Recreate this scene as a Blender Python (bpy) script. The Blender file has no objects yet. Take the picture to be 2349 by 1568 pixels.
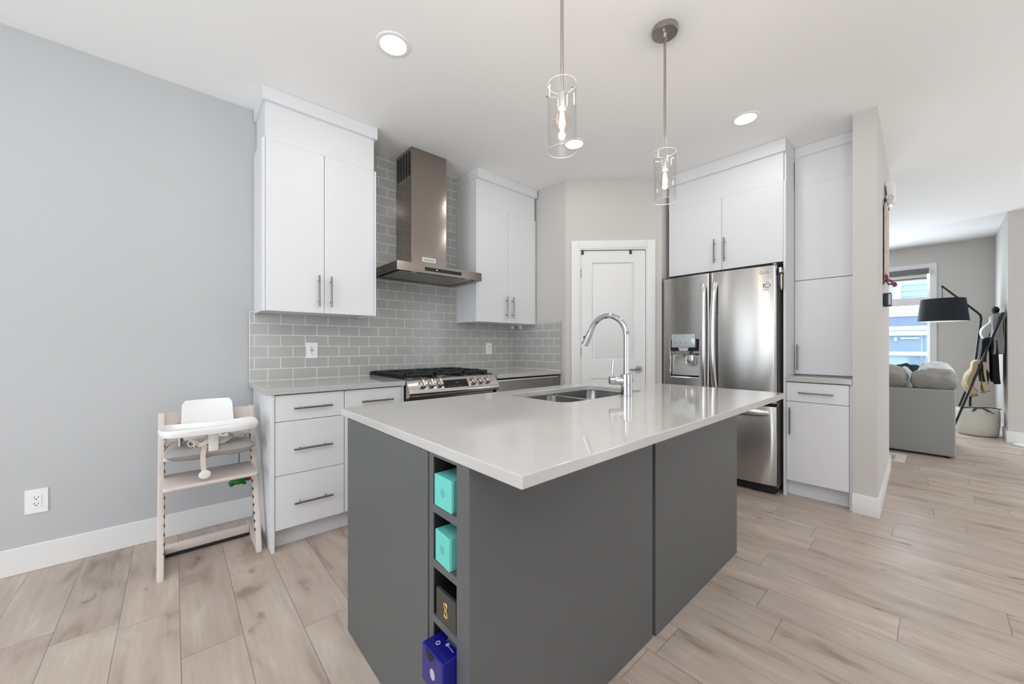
import bpy, bmesh, math, random
from mathutils import Vector, Matrix, noise
random.seed(7)
SC = bpy.context.scene
COL = SC.collection
PI = math.pi

# ------------------------------------------------------------------ camera
VL, VR, CX, HY = 398.0, 2148.0, 1174.5, 792.0
FPX = math.sqrt((CX - VL) * (VR - CX))
AZ = math.atan2(VR - CX, FPX)             # angle from the forward axis to +X
CAM_H = 1.187
cd = bpy.data.cameras.new('camera')
cam = bpy.data.objects.new('camera', cd)
COL.objects.link(cam)
cam.location = (0, 0, CAM_H)
cam.rotation_euler = (PI / 2, 0, AZ - PI / 2)
cd.sensor_fit = 'HORIZONTAL'
cd.sensor_width = 36
cd.lens = FPX / 2349 * 36
cd.shift_x = 0.0
cd.shift_y = (HY - 784.0) / 2349
cd.clip_start = 0.02
cd.clip_end = 200
SC.camera = cam

# ------------------------------------------------------------------ colour management
SC.view_settings.view_transform = 'Standard'
SC.view_settings.look = 'None'
SC.view_settings.gamma = 1.0
SC.view_settings.use_curve_mapping = False
SC.view_settings.exposure = -0.04
SC.cycles.use_denoising = True
SC.cycles.max_bounces = 14
SC.cycles.diffuse_bounces = 6
SC.cycles.glossy_bounces = 6
SC.cycles.transmission_bounces = 8
SC.cycles.transparent_max_bounces = 16
SC.cycles.sample_clamp_indirect = 6.0
SC.cycles.caustics_reflective = False
SC.cycles.caustics_refractive = False

# ------------------------------------------------------------------ world
W = bpy.data.worlds.new('sky')
SC.world = W
W.use_nodes = True
wn = W.node_tree.nodes
wb = wn['Background']
wb.inputs[0].default_value = (0.90, 0.955, 1.0, 1)
wb.inputs[1].default_value = 2.4


def area(name, loc, aim, sx, sy, power, color):
    l = bpy.data.lights.new(name, 'AREA')
    l.shape = 'RECTANGLE'
    l.size, l.size_y = sx, sy
    l.energy = power
    l.color = color
    o = bpy.data.objects.new(name, l)
    COL.objects.link(o)
    o.location = loc
    o.rotation_euler = Vector(aim).to_track_quat('-Z', 'Y').to_euler()
    return o


# daylight through the openings of the room (behind and beside the camera)
area('daylight_west', (-2.92, 0.85, 1.2), (1, 0, 0), 3.2, 2.1, 50, (0.84, 0.925, 1.0))
area('daylight_south', (0.2, -3.42, 1.4), (0, 1, 0), 3.0, 1.9, 5, (1.0, 0.99, 0.975))
area('daylight_entry', (6.7, -3.42, 1.25), (0, 1, 0), 1.4, 2.2, 36, (0.95, 0.98, 1.0))
area('daylight_east', (9.36, 0.85, 1.55), (-1, 0, 0), 1.4, 1.7, 95, (0.92, 0.96, 1.0))
# unseen fill lights without a lamp, added to brighten the ceiling
area('ceiling_fill', (-0.75, -0.85, 1.75), (0.1, 0.1, 1), 0.7, 0.7, 74, (0.97, 0.99, 1.0))
area('ceiling_fill_hall', (3.6, -1.9, 1.75), (0, 0, 1), 0.7, 0.7, 9, (0.98, 0.99, 1.0))  # second added fill light, towards the hall


# ------------------------------------------------------------------ materials
def lin(c):
    c = c / 255.0
    return c / 12.92 if c <= 0.04045 else ((c + 0.055) / 1.055) ** 2.4


def rgb(r, g, b):
    return (lin(r), lin(g), lin(b), 1.0)


class NT:
    def __init__(s, name):
        s.m = bpy.data.materials.new(name)
        s.m.use_nodes = True
        s.t = s.m.node_tree
        s.n = s.t.nodes
        s.l = s.t.links
        s.b = s.n['Principled BSDF']
        s.out = s.n['Material Output']

    def node(s, typ, **kw):
        n = s.n.new(typ)
        for k, v in kw.items():
            setattr(n, k, v)
        return n

    def link(s, a, b):
        s.l.new(a, b)

    def set(s, **kw):
        for k, v in kw.items():
            s.b.inputs[k.replace('_', ' ')].default_value = v

    def math(s, op, a, b=None, c=None):
        n = s.node('ShaderNodeMath', operation=op)
        for i, v in enumerate((a, b, c)):
            if v is None:
                continue
            if isinstance(v, (int, float)):
                n.inputs[i].default_value = v
            else:
                s.link(v, n.inputs[i])
        return n.outputs[0]

    def mix(s, fac, a, b):
        n = s.node('ShaderNodeMix', data_type='RGBA')
        for i, v in ((0, fac), (6, a), (7, b)):
            if isinstance(v, (int, float)):
                n.inputs[i].default_value = v
            elif isinstance(v, tuple):
                n.inputs[i].default_value = v
            else:
                s.link(v, n.inputs[i])
        return n.outputs[2]

    def ramp(s, fac, stops):
        n = s.node('ShaderNodeValToRGB')
        el = n.color_ramp.elements
        while len(el) < len(stops):
            el.new(0.5)
        for e, (p, c) in zip(el, stops):
            e.position = p
            e.color = c if isinstance(c, tuple) else (c, c, c, 1)
        s.link(fac, n.inputs[0])
        return n.outputs[0]

    def coords(s, scale=(1, 1, 1)):
        tc = s.node('ShaderNodeTexCoord')
        mp = s.node('ShaderNodeMapping')
        mp.inputs['Scale'].default_value = scale
        s.link(tc.outputs['Object'], mp.inputs[0])
        return mp.outputs[0]

    def noise(s, vec, scale, detail=3, rough=0.5, dist=0.0):
        n = s.node('ShaderNodeTexNoise')
        n.inputs['Scale'].default_value = scale
        n.inputs['Detail'].default_value = detail
        n.inputs['Roughness'].default_value = rough
        n.inputs['Distortion'].default_value = dist
        s.link(vec, n.inputs['Vector'])
        return n.outputs[0]

    def bump(s, height, strength, dist=0.01):
        n = s.node('ShaderNodeBump')
        n.inputs['Strength'].default_value = strength
        n.inputs['Distance'].default_value = dist
        s.link(height, n.inputs['Height'])
        s.link(n.outputs[0], s.b.inputs['Normal'])


def simple(name, col, rough=0.5, metal=0.0, var=0.03, nscale=30, bump=0.0, sscale=(1, 1, 1), spec=0.5, bdist=0.002):
    s = NT(name)
    v = s.coords(sscale)
    f = s.noise(v, nscale, 3)
    a = tuple(max(0, c * (1 - var)) for c in col[:3]) + (1,)
    b = tuple(min(1, c * (1 + var)) for c in col[:3]) + (1,)
    s.link(s.mix(f, a, b), s.b.inputs['Base Color'])
    s.set(Roughness=rough, Metallic=metal)
    s.b.inputs['Specular IOR Level'].default_value = spec
    if bump:
        s.bump(f, bump, bdist)
    return s.m


def emission(name, col, strength):
    s = NT(name)
    s.set(Base_Color=col, Roughness=0.5)
    s.b.inputs['Emission Color'].default_value = col
    s.b.inputs['Emission Strength'].default_value = strength
    return s.m


def brushed(name, col, rough=0.25, sscale=(1, 1, 60), wav=0.0, aniso=0.0, rv=0.1):
    s = NT(name)
    v = s.coords(sscale)
    f = s.noise(v, 8, 3)
    s.link(s.ramp(f, [(0.3, rough * (1 - rv)), (0.7, rough * (1 + rv))]), s.b.inputs['Roughness'])
    a = tuple(c * (1 - rv * 0.6) for c in col[:3]) + (1,)
    s.link(s.mix(f, a, col), s.b.inputs['Base Color'])
    s.set(Metallic=1.0, Anisotropic=aniso, Anisotropic_Rotation=0.25)
    if wav:
        f2 = s.noise(s.coords((1, 1, 0.35)), 3.2, 1)
        s.bump(f2, wav, 0.05)
    return s.m


def thin_glass(name, tint=(1, 1, 1, 1), edge=0.25, rough=0.0):
    s = NT(name)
    s.n.remove(s.b)
    tr = s.node('ShaderNodeBsdfTransparent')
    tr.inputs[0].default_value = tint
    gl = s.node('ShaderNodeBsdfGlossy')
    gl.inputs['Roughness'].default_value = rough
    lw = s.node('ShaderNodeLayerWeight')
    lw.inputs[0].default_value = 0.5
    mx = s.node('ShaderNodeMixShader')
    s.link(s.math('MULTIPLY_ADD', s.math('POWER', lw.outputs['Facing'], 4.0), edge, 0.045), mx.inputs[0])
    s.link(tr.outputs[0], mx.inputs[1])
    s.link(gl.outputs[0], mx.inputs[2])
    s.link(mx.outputs[0], s.out.inputs[0])
    return s.m


def floor_material():
    s = NT('laminate planks')
    tc = s.node('ShaderNodeTexCoord')
    sep = s.node('ShaderNodeSeparateXYZ')
    s.link(tc.outputs['Object'], sep.inputs[0])
    u = s.math('DIVIDE', s.math('SUBTRACT', sep.outputs[0], 0.02 - 0.195 * 60), 0.195)
    iu = s.math('FLOOR', u)
    fu = s.math('FRACT', u)
    wn1 = s.node('ShaderNodeTexWhiteNoise', noise_dimensions='1D')
    s.link(iu, wn1.inputs['W'])
    v = s.math('ADD', s.math('DIVIDE', sep.outputs[1], 1.25), s.math('MULTIPLY_ADD', wn1.outputs[0], 7.0, 30.0))
    iv = s.math('FLOOR', v)
    fv = s.math('FRACT', v)
    pid = s.math('MULTIPLY_ADD', iu, 17.31, s.math('MULTIPLY', iv, 5.77))
    wn2 = s.node('ShaderNodeTexWhiteNoise', noise_dimensions='1D')
    s.link(pid, wn2.inputs['W'])

    def tex(sx, sy, scale, detail, dist, k):
        cx = s.node('ShaderNodeCombineXYZ')
        s.link(s.math('MULTIPLY', sep.outputs[0], sx), cx.inputs[0])
        s.link(s.math('MULTIPLY', sep.outputs[1], sy), cx.inputs[1])
        n = s.node('ShaderNodeTexNoise', noise_dimensions='4D')
        s.link(cx.outputs[0], n.inputs['Vector'])
        s.link(s.math('MULTIPLY', wn2.outputs[0], k), n.inputs['W'])
        n.inputs['Scale'].default_value = scale
        n.inputs['Detail'].default_value = detail
        n.inputs['Roughness'].default_value = 0.55
        n.inputs['Distortion'].default_value = dist
        return n.outputs[0]
    broad = tex(1.0, 0.30, 8.0, 3, 0.8, 31.0)
    fine = tex(1.0, 0.06, 55.0, 4, 0.3, 57.0)
    knot = tex(1.0, 0.60, 12.0, 2, 0.4, 83.0)
    base = s.ramp(broad, [(0.27, rgb(148, 128, 115)), (0.43, rgb(184, 168, 156)), (0.60, rgb(194, 179, 167)), (0.78, rgb(210, 198, 187))])
    grain = s.ramp(fine, [(0.3, 0.90), (0.65, 1.03)])
    c1 = s.node('ShaderNodeMix', data_type='RGBA', blend_type='MULTIPLY')
    c1.inputs[0].default_value = 1.0
    s.link(base, c1.inputs[6])
    s.link(grain, c1.inputs[7])
    tone = s.ramp(wn2.outputs[0], [(0.0, 0.91), (1.0, 1.05)])
    c2 = s.node('ShaderNodeMix', data_type='RGBA', blend_type='MULTIPLY')
    c2.inputs[0].default_value = 1.0
    s.link(c1.outputs[2], c2.inputs[6])
    s.link(tone, c2.inputs[7])
    kf = s.ramp(knot, [(0.67, 0.0), (0.76, 0.7)])
    c3 = s.mix(kf, c2.outputs[2], rgb(112, 92, 78))
    seam = s.math('MAXIMUM', s.math('LESS_THAN', fu, 0.0095), s.math('LESS_THAN', fv, 0.0016))
    c4 = s.mix(s.math('MULTIPLY', seam, 0.8), c3, rgb(66, 56, 48))
    s.link(c4, s.b.inputs['Base Color'])
    s.link(s.ramp(fine, [(0.2, 0.40), (0.8, 0.30)]), s.b.inputs['Roughness'])
    s.b.inputs['Specular IOR Level'].default_value = 0.4
    s.bump(s.math('SUBTRACT', s.math('MULTIPLY', fine, 0.15), seam), 0.25, 0.002)
    return s.m


def tile_material(name, axis, a0):
    s = NT(name)
    tc = s.node('ShaderNodeTexCoord')
    sep = s.node('ShaderNodeSeparateXYZ')
    s.link(tc.outputs['Object'], sep.inputs[0])
    cx = s.node('ShaderNodeCombineXYZ')
    s.link(s.math('SUBTRACT', sep.outputs[axis], a0 - 0.08025 - 0.1605 * 20), cx.inputs[0])
    s.link(s.math('ADD', sep.outputs[2], 0.264), cx.inputs[1])
    br = s.node('ShaderNodeTexBrick', offset=0.5, offset_frequency=2, squash=1.0)
    br.inputs['Color1'].default_value = rgb(180, 181, 178)
    br.inputs['Color2'].default_value = rgb(175, 176, 173)
    br.inputs['Mortar'].default_value = rgb(236, 235, 231)
    br.inputs['Scale'].default_value = 1.0
    br.inputs['Mortar Size'].default_value = 0.0022
    br.inputs['Mortar Smooth'].default_value = 0.15
    br.inputs['Bias'].default_value = 0.0
    br.inputs['Brick Width'].default_value = 0.1605
    br.inputs['Row Height'].default_value = 0.0803
    s.link(cx.outputs[0], br.inputs['Vector'])
    s.link(br.outputs['Color'], s.b.inputs['Base Color'])
    s.link(s.ramp(br.outputs['Fac'], [(0.0, 0.16), (1.0, 0.7)]), s.b.inputs['Roughness'])
    wob = s.noise(s.coords((1, 1, 1)), 9, 2)
    s.bump(s.math('SUBTRACT', s.math('MULTIPLY', wob, 0.6), br.outputs['Fac']), 0.35, 0.003)
    return s.m


def quartz_material():
    s = NT('white quartz')
    v = s.coords()
    f = s.noise(v, 9, 4, 0.6)
    sp = s.noise(v, 320, 1, 0.5)
    base = s.mix(f, rgb(185, 183, 181), rgb(194, 192, 190))
    c = s.mix(s.ramp(sp, [(0.66, 0.0), (0.74, 0.35)]), base, rgb(170, 168, 165))
    s.link(c, s.b.inputs['Base Color'])
    s.set(Roughness=0.075)
    s.b.inputs['Specular IOR Level'].default_value = 0.6
    return s.m


M = {}
M['wall'] = simple('grey wall paint', rgb(189, 191, 193), 0.75, var=0.012, nscale=140, bump=0.03)
M['wall_warm'] = simple('warm grey wall paint', rgb(203, 200, 196), 0.75, var=0.012, nscale=140, bump=0.03)
M['ceiling'] = simple('ceiling paint', rgb(247, 247, 246), 0.85, var=0.012, nscale=90, bump=0.10, bdist=0.004)
M['trim'] = simple('white trim paint', rgb(230, 230, 230), 0.40, var=0.01)
M['cab'] = simple('white cabinet laminate', rgb(225, 226, 229), 0.42, var=0.008, nscale=12)
M['gap_shade'] = simple('dark gap', rgb(40, 40, 42), 0.9)  # base carcasses coloured dark for the shade in the door gaps
M['island'] = simple('charcoal grey laminate', rgb(89, 91, 92), 0.42, var=0.02, nscale=14)
M['island_in'] = simple('dark cubby inside', rgb(20, 21, 24), 0.7, var=0.05)
M['floor'] = floor_material()
M['tile'] = tile_material('grey subway tile', 0, 0.42)
M['tile_r'] = tile_material('grey subway tile return', 1, 2.583)
M['quartz'] = quartz_material()
M['steel'] = brushed('brushed stainless', (0.56, 0.535, 0.51, 1), 0.24, (60, 60, 1), 0.0)
M['steel_f'] = brushed('fridge stainless', (0.58, 0.57, 0.555, 1), 0.27, (1.6, 1.6, 0.2), 0.0, 0.96, 0.02)
M['steel_hood'] = brushed('hood stainless', (0.36, 0.315, 0.28, 1), 0.15, (1, 1, 70), 0.03, 0.5)
M['steel_d'] = brushed('dark stainless', (0.30, 0.29, 0.28, 1), 0.3, (60, 60, 1))
M['fridge_side'] = simple('grey painted fridge side', rgb(140, 140, 138), 0.4, 0.3, var=0.03)
M['sink'] = brushed('sink steel', (0.55, 0.55, 0.55, 1), 0.28, (60, 2, 2))
M['chrome'] = simple('polished chrome', (0.62, 0.63, 0.64, 1), 0.06, 1.0, var=0.02)
M['nickel'] = simple('brushed nickel', (0.25, 0.23, 0.21, 1), 0.24, 1.0, var=0.06, nscale=60)
M['nickel_l'] = simple('light nickel', (0.72, 0.70, 0.67, 1), 0.3, 1.0, var=0.05, nscale=60)
M['handle_steel'] = simple('satin handle steel', (0.80, 0.80, 0.80, 1), 0.22, 1.0, var=0.03, nscale=40)
M['darkframe'] = simple('dark window frame', rgb(60, 58, 56), 0.5)
M['pendant_nickel'] = simple('satin nickel', (0.42, 0.39, 0.36, 1), 0.28, 1.0, var=0.05, nscale=60)
M['iron'] = simple('black cast iron', rgb(30, 30, 31), 0.55, var=0.2, nscale=90, bump=0.2)
M['blackgloss'] = simple('black glass', rgb(12, 12, 13), 0.08, var=0.1)
M['black'] = simple('matte black', rgb(26, 26, 28), 0.6, var=0.1)
M['blackmetal'] = simple('black painted metal', rgb(24, 24, 25), 0.4, var=0.1)
M['plastic'] = simple('white plastic', rgb(240, 240, 240), 0.35, var=0.01)
M['slot'] = simple('socket slot and groove shade', rgb(18, 18, 18), 0.8)
M['beech'] = simple('whitewashed beech', rgb(212, 201, 194), 0.55, var=0.05, nscale=22, sscale=(1, 1, 0.2))
M['notch'] = simple('beech groove', rgb(84, 74, 68), 0.8, var=0.05)
M['greyfab'] = simple('grey cushion fabric', rgb(168, 164, 161), 0.95, var=0.06, nscale=180, bump=0.3)
M['strap'] = simple('oat harness webbing', rgb(212, 202, 190), 0.9, var=0.08, nscale=240, bump=0.3)
M['strapw'] = simple('white harness buckle', rgb(232, 230, 226), 0.5, var=0.03)
M['toygreen'] = simple('green toy plastic', rgb(20, 120, 50), 0.4, var=0.3, nscale=60)
M['toyred'] = simple('red toy plastic', rgb(150, 40, 40), 0.4, var=0.2)
M['toyyellow'] = simple('yellow toy plastic', rgb(215, 180, 60), 0.4, var=0.2)
M['teal'] = simple('teal card', rgb(104, 200, 190), 0.45, var=0.02)
M['teal_d'] = simple('teal card mark', rgb(84, 178, 170), 0.45, var=0.02)
M['teal_e'] = simple('teal card edge', rgb(160, 222, 214), 0.45, var=0.02)
M['bluebox'] = simple('navy gloss card', rgb(22, 24, 118), 0.22, var=0.08)
M['navy'] = simple('dark navy ribbon', rgb(8, 8, 30), 0.5)
M['silver'] = simple('silver foil', rgb(190, 192, 205), 0.35, 0.3)
M['darkbox'] = simple('charcoal card', rgb(62, 60, 55), 0.5, var=0.04)
M['blackbox'] = simple('black card', rgb(20, 20, 21), 0.35, var=0.05)
M['gold'] = simple('gold foil', rgb(216, 184, 120), 0.35, 0.4)
M['lampglow'] = emission('lit diffuser', (1, 0.98, 0.95, 1), 6.0)
M['filament'] = emission('lit filament', (1, 0.82, 0.55, 1), 60.0)
M['bulbglow'] = emission('led dot', (1, 1, 1, 1), 5.0)
M['glass'] = thin_glass('clear glass', (0.97, 0.97, 0.97, 1), 0.32)
M['bulbglass'] = thin_glass('bulb glass', (1.0, 0.93, 0.84, 1), 0.6)
M['pane'] = thin_glass('window pane', (0.93, 0.97, 1.0, 1), 0.1)
M['sofa'] = simple('grey sofa fabric', rgb(156, 158, 155), 0.95, var=0.06, nscale=160, bump=0.3)
M['cushion'] = simple('grey cushion cover', rgb(150, 148, 144), 0.95, var=0.06, nscale=120, bump=0.3)
M['throw'] = simple('pale throw fabric', rgb(214, 217, 222), 0.95, var=0.05, nscale=60, bump=0.4)
M['tealdk'] = simple('dark teal fabric', rgb(34, 54, 62), 0.9, var=0.5, nscale=14, bump=0.3)
M['beige'] = simple('beige blanket', rgb(196, 178, 146), 0.95, var=0.08, nscale=60, bump=0.5)
M['greyknit'] = simple('grey knit blanket', rgb(150, 152, 154), 0.95, var=0.2, nscale=50, bump=0.5, sscale=(6, 1, 0.3))
M['whiteknit'] = simple('off white blanket', rgb(222, 222, 218), 0.95, var=0.04, nscale=90, bump=0.4)
M['blackfab'] = simple('black fabric', rgb(22, 22, 24), 0.9, var=0.15, nscale=80, bump=0.3)
M['shade'] = simple('black lampshade fabric', rgb(34, 38, 46), 0.85, var=0.08, nscale=140, bump=0.2)
M['shade_in'] = simple('white lampshade lining', rgb(225, 222, 215), 0.8)
M['felt'] = simple('off white felt', rgb(222, 220, 212), 0.95, var=0.05, nscale=150, bump=0.3)
M['linen'] = simple('linen banner', rgb(206, 190, 178), 0.95, var=0.08, nscale=90, bump=0.4)
M['redwood'] = simple('dark red wood', rgb(70, 24, 22), 0.5, var=0.2)
M['ribbon'] = simple('dusty red ribbon', rgb(130, 78, 80), 0.8, var=0.1)
M['darkblue'] = simple('dark device plastic', rgb(44, 52, 66), 0.4, var=0.06)
M['screen'] = simple('pale device screen', rgb(200, 208, 216), 0.2)
M['blind'] = simple('grey blind fabric', rgb(112, 114, 116), 0.8, var=0.04)
M['blindw'] = simple('white blind fabric', rgb(228, 228, 222), 0.8, var=0.02)
M['siding'] = simple('pale blue siding', rgb(196, 220, 236), 0.7, var=0.03, nscale=4, sscale=(1, 1, 8))
M['sidingw'] = simple('white siding', rgb(236, 234, 240), 0.7, var=0.02, nscale=4, sscale=(1, 1, 8))
M['bluepanel'] = simple('blue garage panel', rgb(160, 184, 206), 0.6, var=0.04, nscale=5)
M['bluedk'] = simple('mid blue band', rgb(146, 168, 196), 0.6, var=0.04, nscale=5)
M['ground'] = simple('pale ground', rgb(190, 190, 188), 0.9, var=0.06, nscale=3)
M['dispanel'] = simple('pale dispenser panel', rgb(190, 200, 204), 0.2, 0.2, var=0.04)
M['sticker'] = simple('white sticker', rgb(240, 240, 236), 0.4)
M['ink'] = simple('dark print', rgb(40, 40, 42), 0.5)
M['greyink'] = simple('grey print', rgb(120, 120, 122), 0.5)
M['register'] = simple('warm white register', rgb(214, 206, 196), 0.6)
M['pen'] = simple('blue pen plastic', rgb(40, 50, 110), 0.4)
M['penw'] = simple('cream pen plastic', rgb(222, 210, 190), 0.4)
M['penr'] = simple('mauve pen plastic', rgb(150, 120, 120), 0.4)


# ------------------------------------------------------------------ mesh helpers
def B():
    return bmesh.new()


def _merge(bm, tmp, mtx=None):
    if mtx is not None:
        bmesh.ops.transform(tmp, matrix=mtx, verts=tmp.verts)
    me = bpy.data.meshes.new('tmp')
    tmp.to_mesh(me)
    tmp.free()
    bm.from_mesh(me)
    bpy.data.meshes.remove(me)
    return bm


def box(bm, x0, x1, y0, y1, z0, z1, bev=0.0, seg=2, mtx=None):
    t = bmesh.new()
    bmesh.ops.create_cube(t, size=1.0)
    for v in t.verts:
        v.co = Vector((x0 + (v.co.x + .5) * (x1 - x0), y0 + (v.co.y + .5) * (y1 - y0), z0 + (v.co.z + .5) * (z1 - z0)))
    if bev > 0:
        bmesh.ops.bevel(t, geom=list(t.edges), offset=bev, segments=seg, affect='EDGES', profile=0.5)
    return _merge(bm, t, mtx)


def frame_z(d):
    d = Vector(d).normalized()
    return d.to_track_quat('Z', 'Y').to_matrix().to_4x4()


def cyl(bm, p0, p1, r0, r1=None, seg=20, caps=True):
    p0, p1 = Vector(p0), Vector(p1)
    r1 = r0 if r1 is None else r1
    t = bmesh.new()
    L = (p1 - p0).length
    bmesh.ops.create_cone(t, cap_ends=caps, segments=seg, radius1=r0, radius2=r1, depth=L)
    return _merge(bm, t, Matrix.Translation((p0 + p1) / 2) @ frame_z(p1 - p0))


def tube(bm, pts, r, seg=10, closed=False, caps=True):
    pts = [Vector(p) for p in pts]
    n = len(pts)
    rings = []
    up = None
    for i, p in enumerate(pts):
        if closed:
            d = pts[(i + 1) % n] - pts[i - 1]
        else:
            d = pts[min(i + 1, n - 1)] - pts[max(i - 1, 0)]
        d.normalize()
        if up is None:
            up = Vector((0, 0, 1)) if abs(d.z) < 0.9 else Vector((1, 0, 0))
        a = up - d * up.dot(d)
        if a.length < 1e-5:
            a = d.orthogonal()
        a.normalize()
        up = a
        b = d.cross(a)
        rr = r[i] if isinstance(r, (list, tuple)) else r
        rings.append([bm.verts.new(p + a * (rr * math.cos(2 * PI * k / seg)) + b * (rr * math.sin(2 * PI * k / seg))) for k in range(seg)])
    for i in range(n if closed else n - 1):
        A, C = rings[i], rings[(i + 1) % n]
        for k in range(seg):
            bm.faces.new((A[k], A[(k + 1) % seg], C[(k + 1) % seg], C[k]))
    if not closed and caps:
        bm.faces.new(rings[0][::-1])
        bm.faces.new(rings[-1])
    return bm


def lathe(bm, prof, c=(0, 0, 0), seg=32, mtx=None):
    """prof: (r, z) list; revolved about the z axis through c"""
    t = bmesh.new()
    rings = []
    for r, z in prof:
        if r < 1e-6:
            rings.append([t.verts.new((0, 0, z))])
        else:
            rings.append([t.verts.new((r * math.cos(2 * PI * k / seg), r * math.sin(2 * PI * k / seg), z)) for k in range(seg)])
    for a, b in zip(rings, rings[1:]):
        if len(a) == 1 and len(b) == 1:
            continue
        for k in range(seg):
            k2 = (k + 1) % seg
            if len(a) == 1:
                t.faces.new((a[0], b[k2], b[k]))
            elif len(b) == 1:
                t.faces.new((a[k], a[k2], b[0]))
            else:
                t.faces.new((a[k], a[k2], b[k2], b[k]))
    bmesh.ops.recalc_face_normals(t, faces=t.faces)
    m = Matrix.Translation(Vector(c))
    return _merge(bm, t, m if mtx is None else m @ mtx)


def rrect(x0, x1, y0, y1, r, n=6):
    pts = []
    for cx, cy, a0 in ((x1 - r, y1 - r, 0), (x0 + r, y1 - r, 90), (x0 + r, y0 + r, 180), (x1 - r, y0 + r, 270)):
        for k in range(n + 1):
            a = math.radians(a0 + 90 * k / n)
            pts.append((cx + r * math.cos(a), cy + r * math.sin(a)))
    return pts


def prism(bm, loops, z0, z1, bev=0.0, mtx=None, seg=2):
    """2-D loops (first the outline, then holes) in x,y extruded from z0 to z1"""
    t = bmesh.new()
    edges = []
    for lp in loops:
        vs = [t.verts.new((x, y, z1)) for x, y in lp]
        for i in range(len(vs)):
            edges.append(t.edges.new((vs[i], vs[(i + 1) % len(vs)])))
    if len(loops) == 1:
        t.faces.new(list(t.verts))
    else:
        bmesh.ops.triangle_fill(t, edges=edges, use_beauty=True)
    r = bmesh.ops.extrude_face_region(t, geom=list(t.faces))
    vs = [g for g in r['geom'] if isinstance(g, bmesh.types.BMVert)]
    for v in vs:
        v.co.z = z0
    bmesh.ops.recalc_face_normals(t, faces=t.faces)
    if bev > 0:
        es = [e for e in t.edges if len(e.link_faces) == 2 and e.calc_face_angle(0) > math.radians(60)
              and abs(e.verts[0].co.z - e.verts[1].co.z) < 1e-6]
        bmesh.ops.bevel(t, geom=es, offset=bev, segments=seg, affect='EDGES', profile=0.5)
    return _merge(bm, t, mtx)


# x,y of a prism -> world: profile planes
XZ = Matrix(((1, 0, 0, 0), (0, 0, 1, 0), (0, 1, 0, 0), (0, 0, 0, 1)))     # (x,y,z)->(x,z,y): profile x=X, y=Z, depth=Y
YZ = Matrix(((0, 0, 1, 0), (1, 0, 0, 0), (0, 1, 0, 0), (0, 0, 0, 1)))     # profile x=Y, y=Z, depth=X


def pillow(bm, c, size, rot=(0, 0, 0), n=14, p=2.6, wr=0.02, seed=0, pinch=0.12):
    from mathutils import Euler
    m = Matrix.Translation(Vector(c)) @ Euler(rot).to_matrix().to_4x4()
    sx, sy, sz = size[0] / 2, size[1] / 2, size[2] / 2
    top, bot = {}, {}
    off = Vector((seed * 3.7, seed * 1.3, seed * 2.1))
    for i in range(n + 1):
        for j in range(n + 1):
            u, v = -1 + 2 * i / n, -1 + 2 * j / n
            t = max(0.0, (1 - abs(u) ** p) * (1 - abs(v) ** p)) ** 0.5
            k = 1 - pinch * (abs(u) * abs(v)) ** 2 + pinch * 0.5 * 0
            q = Vector((u * 1.6, v * 1.6, 0)) + off
            w = (noise.noise(q * 1.5) + 0.5 * noise.noise(q * 3.4)) * wr
            x, y = u * sx * k, v * sy * k
            edge = i in (0, n) or j in (0, n)
            vt = bm.verts.new(m @ Vector((x, y, t * sz + w * t)))
            top[i, j] = vt
            bot[i, j] = vt if edge else bm.verts.new(m @ Vector((x, y, -t * sz + w * t)))
    for i in range(n):
        for j in range(n):
            a = [top[i, j], top[i + 1, j], top[i + 1, j + 1], top[i, j + 1]]
            b = [bot[i, j], bot[i, j + 1], bot[i + 1, j + 1], bot[i + 1, j]]
            bm.faces.new(a)
            try:
                bm.faces.new(b)
            except ValueError:
                pass
    return bm


def sheet(bm, grid, thick):
    """grid[i][j] of points -> closed cloth of the given thickness"""
    ni, nj = len(grid), len(grid[0])
    nor = [[None] * nj for _ in range(ni)]
    for i in range(ni):
        for j in range(nj):
            du = grid[min(i + 1, ni - 1)][j] - grid[max(i - 1, 0)][j]
            dv = grid[i][min(j + 1, nj - 1)] - grid[i][max(j - 1, 0)]
            nn = du.cross(dv)
            nor[i][j] = nn.normalized() if nn.length > 1e-9 else Vector((0, 0, 1))
    A = [[bm.verts.new(grid[i][j] + nor[i][j] * thick / 2) for j in range(nj)] for i in range(ni)]
    C = [[bm.verts.new(grid[i][j] - nor[i][j] * thick / 2) for j in range(nj)] for i in range(ni)]
    for i in range(ni - 1):
        for j in range(nj - 1):
            bm.faces.new((A[i][j], A[i + 1][j], A[i + 1][j + 1], A[i][j + 1]))
            bm.faces.new((C[i][j], C[i][j + 1], C[i + 1][j + 1], C[i + 1][j]))
    for i in range(ni - 1):
        bm.faces.new((A[i][0], C[i][0], C[i + 1][0], A[i + 1][0]))
        bm.faces.new((A[i][-1], A[i + 1][-1], C[i + 1][-1], C[i][-1]))
    for j in range(nj - 1):
        bm.faces.new((A[0][j], A[0][j + 1], C[0][j + 1], C[0][j]))
        bm.faces.new((A[-1][j], C[-1][j], C[-1][j + 1], A[-1][j + 1]))
    return bm


def text_bm(bm, s, size, mtx, depth=0.0008, align='CENTER'):
    cu = bpy.data.curves.new('lettering', 'FONT')
    cu.body = s
    cu.size = size
    cu.extrude = depth / 2
    cu.align_x = align
    cu.align_y = 'CENTER'
    o = bpy.data.objects.new('lettering', cu)
    COL.objects.link(o)
    dg = bpy.context.evaluated_depsgraph_get()
    me = bpy.data.meshes.new_from_object(o.evaluated_get(dg))
    bpy.data.objects.remove(o)
    bpy.data.curves.remove(cu)
    me.transform(mtx)
    bm.from_mesh(me)
    bpy.data.meshes.remove(me)
    return bm


# ------------------------------------------------------------------ object helpers
OFF = {}


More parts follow.
